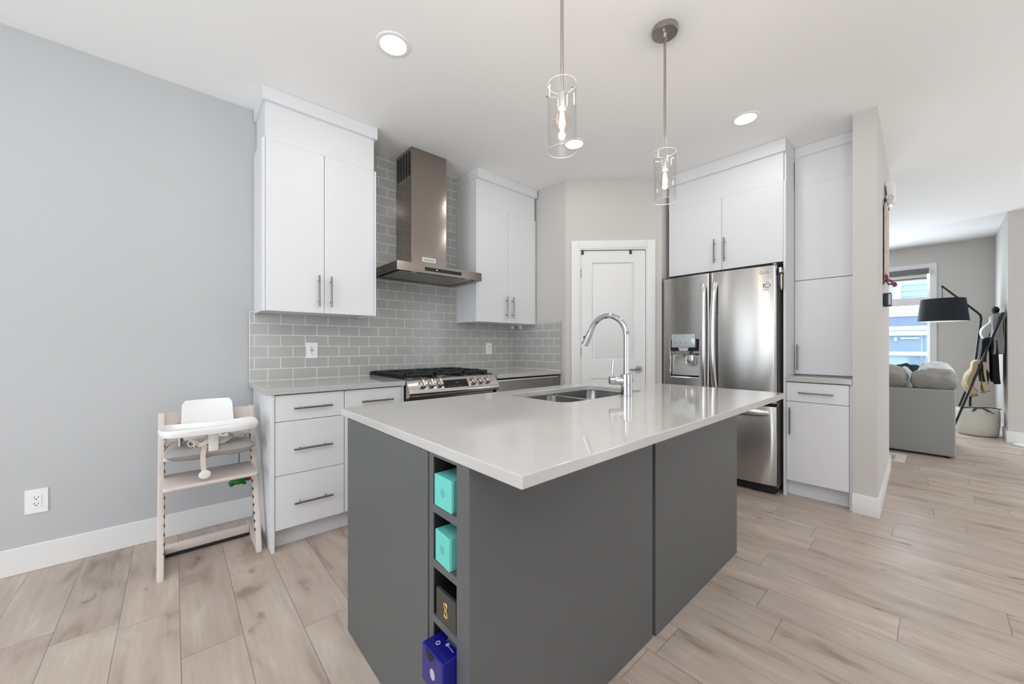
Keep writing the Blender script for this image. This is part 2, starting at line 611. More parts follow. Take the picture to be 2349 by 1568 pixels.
def tag(o, label, cat, group=None):
    o['label'] = label
    o['category'] = cat
    if group:
        o['group'] = group
    return o


def thing(name, label, cat, loc=(0, 0, 0), group=None):
    o = bpy.data.objects.new(name, None)
    COL.objects.link(o)
    o.empty_display_size = 0.1
    o.location = loc
    OFF[o.name] = Vector(loc)
    return tag(o, label, cat, group)


def obj(name, bm, mat, parent=None, smooth=35, label=None, loc=None):
    """one mesh object; the bmesh is in world coordinates"""
    off = OFF[parent.name] if parent is not None else Vector(loc or (0, 0, 0))
    bmesh.ops.recalc_face_normals(bm, faces=bm.faces)
    if off.length > 0:
        bmesh.ops.translate(bm, verts=bm.verts, vec=-off)
    me = bpy.data.meshes.new(name)
    bm.to_mesh(me)
    bm.free()
    me.materials.append(M[mat] if isinstance(mat, str) else mat)
    if smooth:
        me.polygons.foreach_set('use_smooth', [True] * len(me.polygons))
        me.set_sharp_from_angle(angle=math.radians(smooth))
    o = bpy.data.objects.new(name, me)
    COL.objects.link(o)
    OFF[o.name] = off
    if parent is not None:
        o.parent = parent
    else:
        o.location = off
    if label:
        o['label'] = label
    return o


def struct(name, bm, mat, parent=None, smooth=35):
    o = obj(name, bm, mat, parent, smooth)
    if parent is None:
        o['kind'] = 'structure'
    return o


def pull(parent, p0, p1, out, mat='nickel', r=0.006):
    """bar handle: bar from p0 to p1 on the face, standing off along out"""
    p0, p1, out = Vector(p0), Vector(p1), Vector(out)
    bm = B()
    a, b = p0 + out * 0.032, p1 + out * 0.032
    cyl(bm, a, b, r, seg=14)
    for k in (0.17, 0.83):
        q = p0.lerp(p1, k)
        cyl(bm, q, q + out * 0.032, r * 0.75, seg=10)
    return obj('handle', bm, mat, parent)


# ================================================================== SETTING
H = 2.83
bm = box(B(), -3.1, 9.4, -3.6, 3.4, -0.12, 0.0)
struct('floor', bm, 'floor', smooth=0)
bm = box(B(), -3.1, 9.4, -3.6, 3.4, H, H + 0.12)
struct('ceiling', bm, 'ceiling', smooth=0)
bm = box(B(), -3.1, 2.892, 3.178, 3.30, 0, H)
struct('wall_back', bm, 'wall', smooth=0)
bm = box(B(), 2.892, 3.0, 2.445, 3.30, 0, H)
struct('wall_return', bm, 'wall_warm', smooth=0)

# pantry wall at 45 degrees: local frame (s along the wall, d towards the room, z)
PW = Matrix(((0.70711, -0.70711, 0, 2.892), (-0.70711, -0.70711, 0, 2.445), (0, 0, 1, 0), (0, 0, 0, 1)))


def dbox(bm, s0, s1, d0, d1, z0, z1, bev=0.0):
    return box(bm, s0, s1, d0, d1, z0, z1, bev, mtx=PW)


PL = 0.934
bm = B()
dbox(bm, 0, 0.131, -0.1, 0, 0, H)
dbox(bm, 0.797, PL, -0.1, 0, 0, H)
dbox(bm, 0.131, 0.797, -0.1, 0, 2.145, H)
struct('wall_pantry', bm, 'wall_warm', smooth=0)
bm = B()
box(bm, 3.552, 4.35, 1.785, 1.90, 0, H)
box(bm, 4.25, 4.35, 0.40, 1.785, 0, H)
struct('wall_alcove', bm, 'wall_warm', smooth=0)
bm = prism(B(), [[(3.612, 0.270), (5.12, 0.302), (5.12, 0.402), (3.612, 0.398)]], 0, H)
struct('wall_partition', bm, 'wall_warm', smooth=0)
# living room
bm = B()
box(bm, 9.23, 9.36, -0.70, 0.07, 0, H)
box(bm, 9.23, 9.36, 1.63, 3.4, 0, H)
box(bm, 9.23, 9.36, 0.07, 1.63, 0, 0.72)
box(bm, 9.23, 9.36, 0.07, 1.63, 2.45, H)
struct('wall_east', bm, 'wall_warm', smooth=0)
bm = box(B(), 7.632, 9.36, -0.70, -0.585, 0, H)
struct('wall_living', bm, 'wall_warm', smooth=0)
bm = box(B(), 7.632, 7.75, -3.5, -0.70, 0, H)
struct('wall_hall', bm, 'wall_warm', smooth=0)
bm = box(B(), 3.0, 9.36, 3.30, 3.4, 0, H)
struct('wall_north', bm, 'wall', smooth=0)
# behind the camera: west wall with patio opening, south wall with two openings
bm = B()
box(bm, -3.0, -2.88, -3.5, -0.75, 0, H)
box(bm, -3.0, -2.88, 2.45, 3.178, 0, H)
box(bm, -3.0, -2.88, -0.75, 2.45, 2.25, H)
box(bm, -3.0, -2.88, -0.75, 2.45, 0, 0.10)
struct('wall_west', bm, 'wall', smooth=0)
bm = B()
box(bm, -3.0, -1.3, -3.5, -3.38, 0, H)
box(bm, 1.7, 5.0, -3.5, -3.38, 0, H)
box(bm, 7.2, 7.632, -3.5, -3.38, 0, H)
box(bm, -1.3, 1.7, -3.5, -3.38, 0, 0.45)
box(bm, -1.3, 1.7, -3.5, -3.38, 2.35, H)
box(bm, 5.0, 7.2, -3.5, -3.38, 2.35, H)
struct('wall_south', bm, 'wall', smooth=0)
bm = B()
for y in (-0.75, 0.28, 1.35, 2.39):
    box(bm, -2.90, -2.86, y - 0.02, y + 0.08, 0.10, 2.25)
for z in (0.10, 2.19):
    box(bm, -2.90, -2.86, -0.69, 2.39, z, z + 0.06)
struct('window_2', bm, 'darkframe')
bm = B()
for x in (-1.3, -0.33, 0.67, 1.64):
    box(bm, x, x + 0.06, -3.41, -3.37, 0.45, 2.35)
for z in (0.45, 2.29):
    box(bm, -1.24, 1.64, -3.41, -3.37, z, z + 0.06)
struct('window_3', bm, 'trim')

# baseboards
BBH = 0.14
bm = box(B(), -2.88, 0.412, 3.166, 3.178, 0, BBH, 0.003, 1)
struct('baseboard_back', bm, 'trim')
bm = B()
prism(bm, [[(3.598, 0.258), (5.132, 0.290), (5.132, 0.404), (5.120, 0.404), (5.120, 0.302), (3.612, 0.270), (3.612, 0.400), (3.598, 0.400)]], 0, BBH, 0.003)
struct('baseboard_partition', bm, 'trim')
bm = B()
box(bm, 7.632, 9.23, -0.585, -0.573, 0, BBH)
struct('baseboard_living', bm, 'trim')
bm = box(B(), 7.620, 7.632, -3.38, -0.573, 0, BBH)
struct('baseboard_hall', bm, 'trim')
bm = box(B(), 9.218, 9.23, -0.573, 3.3, 0, BBH)
struct('baseboard_east', bm, 'trim')

# backsplash tile
bm = B()
box(bm, 0.395, 2.884, 3.170, 3.178, 0.937, 1.43)
box(bm, 1.10, 2.14, 3.170, 3.178, 1.43, H)
struct('wall_backsplash', bm, 'tile', smooth=0)
bm = box(B(), 2.884, 2.892, 2.500, 3.170, 0.937, 1.432)
struct('wall_backsplash_return', bm, 'tile_r', smooth=0)
bm = B()
box(bm, 2.882, 2.892, 2.496, 2.500, 0.937, 1.434)
box(bm, 0.391, 0.395, 3.168, 3.178, 0.937, 1.425)
struct('trim_1', bm, 'nickel_l')

# pantry door
bm = B()
dbox(bm, 0.058, 0.137, 0.0, 0.018, 0.0, 2.215, 0.003)
dbox(bm, 0.790, 0.869, 0.0, 0.018, 0.0, 2.215, 0.003)
dbox(bm, 0.137, 0.790, 0.0, 0.018, 2.139, 2.215, 0.003)
dbox(bm, 0.131, 0.147, -0.1, 0.012, 0.0, 2.139)
dbox(bm, 0.781, 0.797, -0.1, 0.012, 0.0, 2.139)
dbox(bm, 0.147, 0.781, -0.1, 0.012, 2.126, 2.139)
struct('trim_2', bm, 'trim')
bm = B()
DF = -0.004
dbox(bm, 0.150, 0.778, -0.045, -0.020, 0.008, 2.119)
for s0, s1, z0, z1 in ((0.150, 0.262, 0.008, 2.119), (0.666, 0.778, 0.008, 2.119), (0.262, 0.666, 2.003, 2.119),
                       (0.262, 0.666, 0.862, 1.048), (0.262, 0.666, 0.008, 0.24)):
    dbox(bm, s0, s1, -0.020, DF, z0, z1, 0.0)
for z0, z1 in ((1.048, 2.003), (0.24, 0.862)):
    t = bmesh.new()
    lo = [(0.268, z0 + 0.006), (0.660, z0 + 0.006), (0.660, z1 - 0.006), (0.268, z1 - 0.006)]
    hi = [(0.302, z0 + 0.040), (0.626, z0 + 0.040), (0.626, z1 - 0.040), (0.302, z1 - 0.040)]
    a = [t.verts.new((s, -0.019, z)) for s, z in lo]
    b = [t.verts.new((s, -0.007, z)) for s, z in hi]
    t.faces.new(b)
    for i in range(4):
        t.faces.new((a[i], a[(i + 1) % 4], b[(i + 1) % 4], b[i]))
    _merge(bm, t, PW)
door = struct('door_1', bm, 'trim', smooth=20)
bm = B()
cyl(bm, PW @ Vector((0.715, DF, 0.957)), PW @ Vector((0.715, DF + 0.012, 0.957)), 0.032, seg=28)
cyl(bm, PW @ Vector((0.715, DF + 0.012, 0.957)), PW @ Vector((0.715, DF + 0.045, 0.957)), 0.012, seg=16)
tube(bm, [PW @ Vector(p) for p in ((0.715, DF + 0.045, 0.957), (0.695, DF + 0.052, 0.956), (0.66, DF + 0.052, 0.952), (0.615, DF + 0.050, 0.953))], [0.011, 0.010, 0.008, 0.007], 12)
obj('door_handle', bm, 'nickel', door)
for z in (1.897, 1.118, 0.30):
    bm = B()
    cyl(bm, PW @ Vector((0.148, DF + 0.005, z - 0.045)), PW @ Vector((0.148, DF + 0.005, z + 0.045)), 0.007, seg=12)
    obj('hinge', bm, 'nickel', door)
bm = dbox(B(), 0.778, 0.780, -0.03, -0.004, 0.92, 0.99)
obj('strike_plate', bm, 'nickel', door)
for s, lab in ((0.168, 'dark over-door hook clipped at the hinge corner of the pantry door top'),
               (0.634, 'dark over-door hook clipped towards the handle side of the pantry door top')):
    bm = B()
    dbox(bm, s - 0.009, s + 0.009, DF, DF + 0.003, 2.085, 2.122, 0.001)
    dbox(bm, s - 0.009, s + 0.009, -0.030, DF + 0.003, 2.1195, 2.122)
    dbox(bm, s - 0.010, s + 0.010, DF + 0.003, DF + 0.016, 2.082, 2.112, 0.004)
    tag(obj('over_door_hook', bm, 'black', loc=tuple(PW @ Vector((s, 0, 2.09)))), lab, 'hook', 'over-door hooks on the pantry door')

# ------------------------------------------------------------------ living room window
WX = 9.23
bm = B()
box(bm, WX - 0.018, WX, -0.005, 0.072, 0.66, 2.53, 0.002, 1)
box(bm, WX - 0.018, WX, 1.628, 1.705, 0.66, 2.53, 0.002, 1)
box(bm, WX - 0.018, WX, 0.072, 1.628, 2.449, 2.53, 0.002, 1)
box(bm, WX - 0.018, WX, 0.072, 1.628, 0.66, 0.722, 0.002, 1)
win = struct('window_1', bm, 'trim')
bm = B()
box(bm, WX + 0.03, WX + 0.10, 0.07, 0.10, 0.72, 2.45)
box(bm, WX + 0.03, WX + 0.10, 1.60, 1.63, 0.72, 2.45)
box(bm, WX + 0.03, WX + 0.10, 0.10, 1.60, 2.40, 2.45)
box(bm, WX + 0.03, WX + 0.10, 0.10, 1.60, 0.72, 0.76)
box(bm, WX + 0.03, WX + 0.10, 0.10, 1.60, 1.855, 1.985)
box(bm, WX, WX + 0.13, 0.0701, 0.072, 0.72, 2.45)
obj('window_frame', bm, 'trim', win)
for z0, z1 in ((0.76, 1.855), (1.985, 2.40)):
    bm = box(B(), WX + 0.06, WX + 0.066, 0.10, 1.60, z0, z1)
    obj('window_pane', bm, 'pane', win, smooth=0)
t = thing('roller_blind', 'grey roller blind rolled up at the top of the living room window', 'blind', (WX - 0.05, 0.85, 2.36))
bm = box(B(), WX - 0.085, WX - 0.0185, 0.080, 1.62, 2.363, 2.448, 0.004)
obj('cassette', bm, 'blind', t)
bm = box(B(), WX - 0.050, WX - 0.046, 0.105, 1.60, 2.265, 2.365)
sh_ = obj('blind_fabric', bm, 'blindw', t)
bm = box(B(), WX - 0.056, WX - 0.040, 0.105, 1.60, 2.285, 2.303, 0.003)
obj('bottom_bar', bm, 'blind', sh_)

# ------------------------------------------------------------------ outside
bm = box(B(), 9.6, 40, -14, 18, -0.6, -0.5)
struct('ground', bm, 'ground', smooth=0)
nh = thing('neighbour_house', 'pale blue and white sided house outside the living room window', 'house', (14.0, 1.0, -0.5))
NX = 14.0
bm = B()
for i in range(24):
    z = 2.30 + i * 0.14
    prism(bm, [[(NX, z), (NX + 0.02, z + 0.145), (NX + 0.3, z + 0.145), (NX + 0.3, z)]], -5, 7, mtx=XZ)
obj('upper_siding', bm, 'siding', nh, smooth=0)
bm = box(B(), NX - 0.04, NX, 0.60, 0.76, 2.30, 5.66)
obj('corner_board', bm, 'sidingw', nh)
bm = B()
for i in range(4):
    z = 1.93 + i * 0.0925
    prism(bm, [[(NX - 0.05, z), (NX - 0.03, z + 0.095), (NX + 0.3, z + 0.095), (NX + 0.3, z)]], -5, 7, mtx=XZ)
obj('belt_siding', bm, 'sidingw', nh, smooth=0)
bm = box(B(), NX - 0.02, NX + 0.3, -5, 7, 1.67, 1.93)  # plain medium blue band across the house
obj('blue_band', bm, 'bluedk', nh)
bm = B()
box(bm, NX - 0.12, NX + 0.3, -5, 7, 1.58, 1.68)
box(bm, NX - 0.08, NX + 0.3, -5, 7, 1.44, 1.58)
obj('fascia', bm, 'sidingw', nh)
bm = box(B(), NX - 0.02, NX + 0.3, -5, 7, 1.03, 1.44)
obj('garage_panel', bm, 'bluepanel', nh)
bm = B()
box(bm, NX - 0.06, NX - 0.02, 0.28, 0.62, 1.35, 1.39, 0.01)
box(bm, NX - 0.06, NX - 0.02, 0.68, 0.73, 1.30, 1.40, 0.005)
obj('panel_handle', bm, 'sidingw', nh)
bm = box(B(), NX - 0.10, NX + 0.3, -5, 7, 0.93, 1.03)
obj('rail', bm, 'sidingw', nh)
bm = box(B(), NX - 0.02, NX + 0.3, -5, 7, -0.5, 0.93)
obj('lower_wall', bm, 'siding', nh)
for y0, y1 in ((0.22, 0.28), (0.36, 0.44)):
    bm = box(B(), NX - 0.06, NX - 0.02, y0, y1, -0.5, 0.93)
    obj('post', bm, 'bluepanel', nh)


# ================================================================== KITCHEN: W1 RUN
def upper_cabinet(x0, x1, label, left_gable, right_gable, hxs, loc):
    """doors between x0 and x1 on the back wall"""
    t = thing('upper_cabinet', label, 'cabinet', loc, 'upper cabinets on the tiled wall')
    yb, yf = 3.169, 2.862
    g = 0.017
    bm = B()
    box(bm, x0, x1, yf + 0.014, yb, 1.416, 2.83, 0)
    obj('carcass', bm, 'cab', t)
    for side, on in ((0, left_gable), (1, right_gable)):
        xa = x0 - g if side == 0 else x1
        bm = box(B(), xa, xa + g, 2.842, yb, 1.409, 2.508 if on else 2.74, 0.0008, 1)
        obj('side_panel', bm, 'cab', t)
    bm = box(B(), x0 + 0.001, x1 - 0.001, 2.842, yf + 0.02, 2.5078, 2.78)
    obj('fascia', bm, 'cab', t)
    bm = B()
    box(bm, x0 - 0.018, x1 + (0.018 if right_gable else 0.014), 2.815, yb, 2.742, 2.829, 0.002, 1)
    obj('crown', bm, 'cab', t)
    xm = (x0 + x1) / 2
    for k, (a, b) in enumerate(((x0 + 0.002, xm - 0.0015), (xm + 0.0015, x1 - 0.002))):
        bm = box(B(), a, b, 2.842, 2.861, 1.411, 2.5075, 0.0012, 1)
        d = obj('door', bm, 'cab', t)
        pull(d, (hxs[k], 2.842, 1.453), (hxs[k], 2.842, 1.667), (0, -1, 0))
    return t


upper_cabinet(0.434, 1.134, 'tall white two-door upper cabinet above the outlet, between bare grey wall and range hood', True, True, (0.745, 0.824), (0.784, 3.0, 1.41))
upper_cabinet(2.110, 2.858, 'white two-door upper cabinet between the range hood and the pantry corner', False, True, (2.455, 2.537), (2.484, 3.0, 1.41))


def base_gap(bm, *a):
    return box(bm, *a)


t = thing('drawer_unit', 'white base cabinet with three drawers beside the high chair', 'cabinet', (0.62, 2.8, 0))
bm = box(B(), 0.432, 0.8155, 2.552, 3.166, 0.121, 0.904)
obj('carcass', bm, 'gap_shade', t)
bm = box(B(), 0.414, 0.4315, 2.520, 3.166, 0.0, 0.9045, 0.0008, 1)
obj('side_panel', bm, 'cab', t)
bm = box(B(), 0.432, 0.8155, 2.598, 2.612, 0.0, 0.1205)
obj('toe_kick', bm, 'cab', t)
for z0, z1, hx0, hx1, hz in ((0.746, 0.898, 0.524, 0.736, 0.820), (0.434, 0.7425, 0.524, 0.736, 0.581), (0.122, 0.4305, 0.526, 0.738, 0.264)):
    bm = box(B(), 0.4345, 0.8135, 2.522, 2.541, z0, z1, 0.0012, 1)
    d = obj('drawer', bm, 'cab', t)
    pull(d, (hx0, 2.522, hz), (hx1, 2.522, hz), (0, -1, 0))
t = thing('base_cabinet', 'white base cabinet between the drawer stack and the gas range', 'cabinet', (1.02, 2.8, 0))
bm = box(B(), 0.816, 1.2035, 2.552, 3.166, 0.121, 0.904)
obj('carcass', bm, 'gap_shade', t)
bm = box(B(), 1.204, 1.221, 2.520, 3.166, 0.0, 0.9045, 0.0008, 1)
obj('side_panel', bm, 'cab', t)
bm = box(B(), 0.816, 1.2035, 2.598, 2.612, 0.0, 0.1205)
obj('toe_kick', bm, 'cab', t)
bm = box(B(), 0.8175, 1.2015, 2.522, 2.541, 0.746, 0.898, 0.0012, 1)
d = obj('drawer', bm, 'cab', t)
pull(d, (0.916, 2.522, 0.820), (1.132, 2.522, 0.820), (0, -1, 0))
bm = box(B(), 0.8175, 1.2015, 2.522, 2.541, 0.122, 0.7425, 0.0012, 1)
d = obj('door', bm, 'cab', t)
pull(d, (1.16, 2.522, 0.50), (1.16, 2.522, 0.71), (0, -1, 0))

bm = prism(B(), [[(0.386, 2.500), (1.2235, 2.500), (1.2235, 3.170), (0.386, 3.170)]], 0.905, 0.937, 0.002)
tag(obj('countertop', bm, 'quartz', smooth=0, loc=(0.8, 2.83, 0.905)), 'white quartz countertop left of the gas range, above the drawers', 'countertop', 'quartz countertops')
bm = prism(B(), [[(2.050, 2.482), (2.884, 2.482), (2.884, 3.170), (2.050, 3.170)]], 0.905, 0.937, 0.002)
tag(obj('countertop', bm, 'quartz', smooth=0, loc=(2.46, 2.83, 0.905)), 'white quartz countertop in the tiled corner, right of the gas range', 'countertop', 'quartz countertops')

# ------------------------------------------------------------------ hood
t = thing('range_hood', 'stainless chimney range hood over the gas range', 'range hood', (1.64, 2.93, 1.757))
bm = B()
x0, x1, y0, y1 = 1.245, 2.035, 2.682, 3.168
tt = bmesh.new()
bmesh.ops.create_cube(tt, size=1)
for v in tt.verts:
    v.co = Vector((x0 + (v.co.x + .5) * (x1 - x0), y0 + (v.co.y + .5) * (y1 - y0), 1.757 + (v.co.z + .5) * 0.068))
f = [f for f in tt.faces if f.normal.z < -0.5]
r = bmesh.ops.inset_individual(tt, faces=f, thickness=0.035)
for v in f[0].verts:
    v.co.z += 0.012
_merge(bm, tt)
box(bm, 1.455, 1.802, 2.872, 3.168, 1.825, 1.829)
obj('canopy', bm, 'steel_hood', t, smooth=20)
bm = box(B(), 1.462, 1.795, 2.880, 3.168, 1.829, H - 0.001, 0.0015, 1)
ch = obj('chimney', bm, 'steel_hood', t)
bm = B()
for k in range(5):
    y = 2.905 + k * 0.050
    box(bm, 1.4610, 1.4625, y, y + 0.030, 2.60, 2.80)
obj('vent_slot', bm, 'black', ch)
bm = box(B(), 1.560, 1.688, 2.8785, 2.8800, 1.893, 1.932, 0.0005, 1)
bd = obj('badge', bm, 'nickel_l', t)
bm = text_bm(B(), 'KitchenAid', 0.0225, Matrix.Translation((1.624, 2.8782, 1.912)) @ Matrix.Rotation(PI / 2, 4, 'X'), 0.0006)
obj('badge_lettering', bm, 'ink', bd, smooth=0)
bm = box(B(), 1.476, 1.822, 2.6808, 2.6822, 1.777, 1.806)
dp = obj('touch_panel', bm, 'blackgloss', t)
bm = B()
cyl(bm, (1.585, 2.6800, 1.792), (1.585, 2.6808, 1.792), 0.003, seg=12)
obj('indicator_light', bm, 'bulbglow', dp)
bm = B()
box(bm, 1.300, 1.980, 2.740, 3.110, 1.7640, 1.7688)
obj('filter', bm, 'steel_d', t)
bm = B()
box(bm, 1.290, 1.990, 2.728, 2.738, 1.7640, 1.7685)
box(bm, 1.290, 1.990, 3.112, 3.122, 1.7640, 1.7685)
box(bm, 1.286, 1.296, 2.728, 3.122, 1.7640, 1.7685)
box(bm, 1.984, 1.994, 2.728, 3.122, 1.7640, 1.7685)
obj('filter_gasket', bm, 'black', t)
for x in (1.39, 1.89):
    bm = B()
    lathe(bm, [(0.0, -0.003), (0.018, -0.003), (0.022, 0), (0.0, 0.0)], (x, 2.699, 1.757), 20)
    obj('hood_light', bm, 'nickel_l', t)

# ------------------------------------------------------------------ gas range
t = thing('gas_range', 'stainless slide-in gas range with black grates and six knobs', 'range', (1.64, 2.83, 0))
bm = box(B(), 1.232, 2.034, 2.52, 3.166, 0.02, 0.905)
obj('body', bm, 'steel_d', t)
bm = B()
prism(bm, [[(2.470, 0.812), (2.452, 0.822), (2.444, 0.838), (2.446, 0.856), (2.505, 0.934), (2.520, 0.942), (2.545, 0.944), (2.545, 0.812)]], 1.229, 2.040, mtx=YZ)
panel = obj('control_panel', bm, 'steel', t)
ny, nz = -0.797, 0.603     # normal of the sloping face
PC = Matrix(((1, 0, 0, 0), (0, 0.603, -0.797, 2.4755), (0, 0.797, 0.603, 0.895), (0, 0, 0, 1)))
bm = B()
prism(bm, [rrect(1.515, 1.740, -0.034, 0.034, 0.004)], -0.001, 0.0012, mtx=PC)
dsp = obj('display', bm, 'blackgloss', t)
for a, b, c, d in [(1.545 + k * 0.022, 1.556 + k * 0.022, -0.022, -0.019) for k in range(6)] + [(1.632 + k * 0.017, 1.642 + k * 0.017, 0.004, 0.010) for k in range(2)]:
    obj('display_icon', box(B(), a, b, c, d, 0.0012, 0.0016, mtx=PC), 'greyink', dsp, smooth=0)
for x in (1.340, 1.412, 1.484, 1.792, 1.864, 1.936):
    bm = B()
    lathe(bm, [(0.0, 0.0), (0.031, 0.0), (0.031, 0.006), (0.027, 0.010), (0.0245, 0.026), (0.020, 0.030), (0.0, 0.030)], (0, 0, 0), 28, PC @ Matrix.Translation((x, 0.002, 0)))
    box(bm, x - 0.0065, x + 0.0065, -0.026, 0.030, 0.024, 0.043, 0.002, 1, mtx=PC)
    obj('knob', bm, 'steel', panel)
bm = prism(B(), [[(1.230, 2.530), (2.038, 2.530), (2.038, 3.165), (1.230, 3.165)]], 0.905, 0.9415, 0.002)
obj('cooktop', bm, 'steel', t)
bm = B()
box(bm, 1.224, 1.250, 2.545, 3.165, 0.9415, 0.948)
box(bm, 2.018, 2.044, 2.545, 3.165, 0.9415, 0.948)
box(bm, 1.230, 2.038, 3.125, 3.165, 0.9415, 0.972, 0.004)
obj('cooktop_rim', bm, 'black', t)
for gx0, gx1, lab in ((1.252, 1.500, 0), (1.508, 1.760, 1), (1.768, 2.016, 2)):
    bm = B()
    zb, zt = 0.960, 0.978
    w = 0.013
    box(bm, gx0, gx1, 2.575, 2.575 + w, zb, zt, 0.003)
    box(bm, gx0, gx1, 3.105, 3.105 + w, zb, zt, 0.003)
    box(bm, gx0, gx0 + w, 2.575, 3.118, zb, zt, 0.003)
    box(bm, gx1 - w, gx1, 2.575, 3.118, zb, zt, 0.003)
    gm = (gx0 + gx1) / 2
    box(bm, gx0, gx1, 2.84, 2.84 + w, zb, zt, 0.003)
    for yc in (2.71, 2.98):
        box(bm, gx0, gm - 0.028, yc - w / 2, yc + w / 2, zb + 0.004, zt + 0.004, 0.003)
        box(bm, gm + 0.028, gx1, yc - w / 2, yc + w / 2, zb + 0.004, zt + 0.004, 0.003)
        box(bm, gm - w / 2, gm + w / 2, yc + 0.03, yc + 0.125, zb + 0.004, zt + 0.004, 0.003)
        box(bm, gm - w / 2, gm + w / 2, yc - 0.125, yc - 0.03, zb + 0.004, zt + 0.004, 0.003)
    for fx in (gx0 + 0.008, gx1 - 0.008, gm):
        for fy in (2.583, 2.846, 3.110):
            cyl(bm, (fx, fy, 0.9415), (fx, fy, zb + 0.004), 0.009, 0.007, 8)
    for y in [2.575 + 0.045 * k for k in range(1, 12)]:
        box(bm, gx0 - 0.002, gx0 + 0.022, y - 0.005, y + 0.005, 0.9415, zt, 0.002)
        box(bm, gx1 - 0.022, gx1 + 0.002, y - 0.005, y + 0.005, 0.9415, zt, 0.002)
    obj('grate', bm, 'iron', t)
for x, y, rr in ((1.376, 2.71, 0.045), (1.376, 2.98, 0.036), (1.634, 2.846, 0.050), (1.892, 2.71, 0.050), (1.892, 2.98, 0.036)):
    bm = lathe(B(), [(0, 0), (rr + 0.012, 0), (rr + 0.012, 0.008), (rr, 0.009), (rr, 0.019), (rr - 0.004, 0.021), (0, 0.021)], (x, y, 0.9415), 24)
    obj('burner', bm, 'black', t)
bm = B()
box(bm, 1.236, 2.033, 2.462, 2.5195, 0.20, 0.798, 0.004)
dr = obj('oven_door', bm, 'steel_d', t)
bm = box(B(), 1.32, 1.95, 2.4610, 2.4625, 0.30, 0.66)
obj('oven_window', bm, 'blackgloss', dr)
bm = B()
cyl(bm, (1.28, 2.42, 0.745), (1.99, 2.42, 0.745), 0.012)
for x in (1.33, 1.94):
    cyl(bm, (x, 2.42, 0.745), (x, 2.465, 0.745), 0.009, seg=12)
obj('handle', bm, 'nickel_l', dr)
bm = box(B(), 1.240, 2.030, 2.470, 2.5195, 0.03, 0.19, 0.003)
obj('warming_drawer', bm, 'steel_d', t)

# ------------------------------------------------------------------ dishwasher
t = thing('dishwasher', 'stainless dishwasher under the corner counter beside the pantry', 'dishwasher', (2.47, 2.83, 0))
bm = box(B(), 2.056, 2.882, 2.530, 3.16, 0.02, 0.8985)
obj('body', bm, 'black', t)
bm = box(B(), 2.058, 2.882, 2.506, 2.5295, 0.09, 0.872, 0.002, 1)
dd = obj('door', bm, 'steel_d', t)
bm = box(B(), 2.058, 2.846, 2.494, 2.5295, 0.8735, 0.892, 0.003, 1)
obj('handle_lip', bm, 'nickel_l', dd)
bm = box(B(), 2.058, 2.882, 2.58, 2.60, 0.0, 0.0895)
obj('toe_kick', bm, 'black', t)


# ------------------------------------------------------------------ sockets
def socket(x, z, w, h, label, usb=False, gang=False, y=3.1698):
    t = thing('wall_outlet', label, 'outlet', (x, y, z), 'wall outlets')
    bm = prism(B(), [rrect(x - w / 2, x + w / 2, z - h / 2, z + h / 2, 0.003, 3)], y - 0.006, y, 0.0, mtx=XZ)
    obj('cover_plate', bm, 'plastic', t)
    bm = prism(B(), [rrect(x - 0.017, x + 0.017, z - 0.034, z + 0.034, 0.002, 3)], y - 0.0085, y - 0.006, mtx=XZ)
    f = obj('receptacle', bm, 'plastic', t)
    bm = B()
    yy = y - 0.0085
    if usb:
        for dx, dz, a, b in ((-0.0065, 0.027, .003, .0022), (0.0065, 0.027, .002, .0015), (0, 0.015, .0028, .0028),
                             (-0.0065, 0.001, .0028, .0070), (0.0065, 0.001, .0028, .0070), (-0.0065, -0.013, .003, .0022), (0.0065, -0.013, .002, .0015), (0, -0.025, .0028, .0028)):
            box(bm, x + dx - a, x + dx + a, yy - 0.0004, yy, z + dz - b, z + dz + b)
    else:
        for dz in (0.0165, -0.0165):
            box(bm, x - 0.0078, x - 0.0056, yy - 0.0004, yy, z + dz + 0.001, z + dz + 0.0095)
            box(bm, x + 0.0056, x + 0.0078, yy - 0.0004, yy, z + dz + 0.001, z + dz + 0.0080)
            box(bm, x - 0.003, x + 0.003, yy - 0.0004, yy, z + dz - 0.0075, z + dz - 0.0035)
    obj('socket_slot', bm, 'slot', f, smooth=0)
    return t


socket(-0.541, 0.364, 0.079, 0.125, 'white duplex outlet low on the bare grey wall left of the high chair', y=3.178)
socket(0.785, 1.150, 0.080, 0.118, 'white usb outlet in the tile under the tall left upper cabinet', usb=True)
socket(2.498, 1.154, 0.080, 0.118, 'white outlet in the tile near the corner, right of the gas range')
bm = box(B(), 2.815, 2.850, 3.145, 3.1698, 1.372, 1.408, 0.003)  # plain white blocks, one on each side of the corner
tag(obj('white_block', bm, 'plastic', loc=(2.83, 3.16, 1.37)), 'small white connector under the cabinet on the range-wall side of the tiled corner', 'block', 'under-cabinet connectors')
bm = box(B(), 2.860, 2.8838, 3.055, 3.090, 1.372, 1.408, 0.003)
tag(obj('white_block', bm, 'plastic', loc=(2.87, 3.07, 1.37)), 'small white connector under the cabinet on the short return side of the tiled corner', 'block', 'under-cabinet connectors')

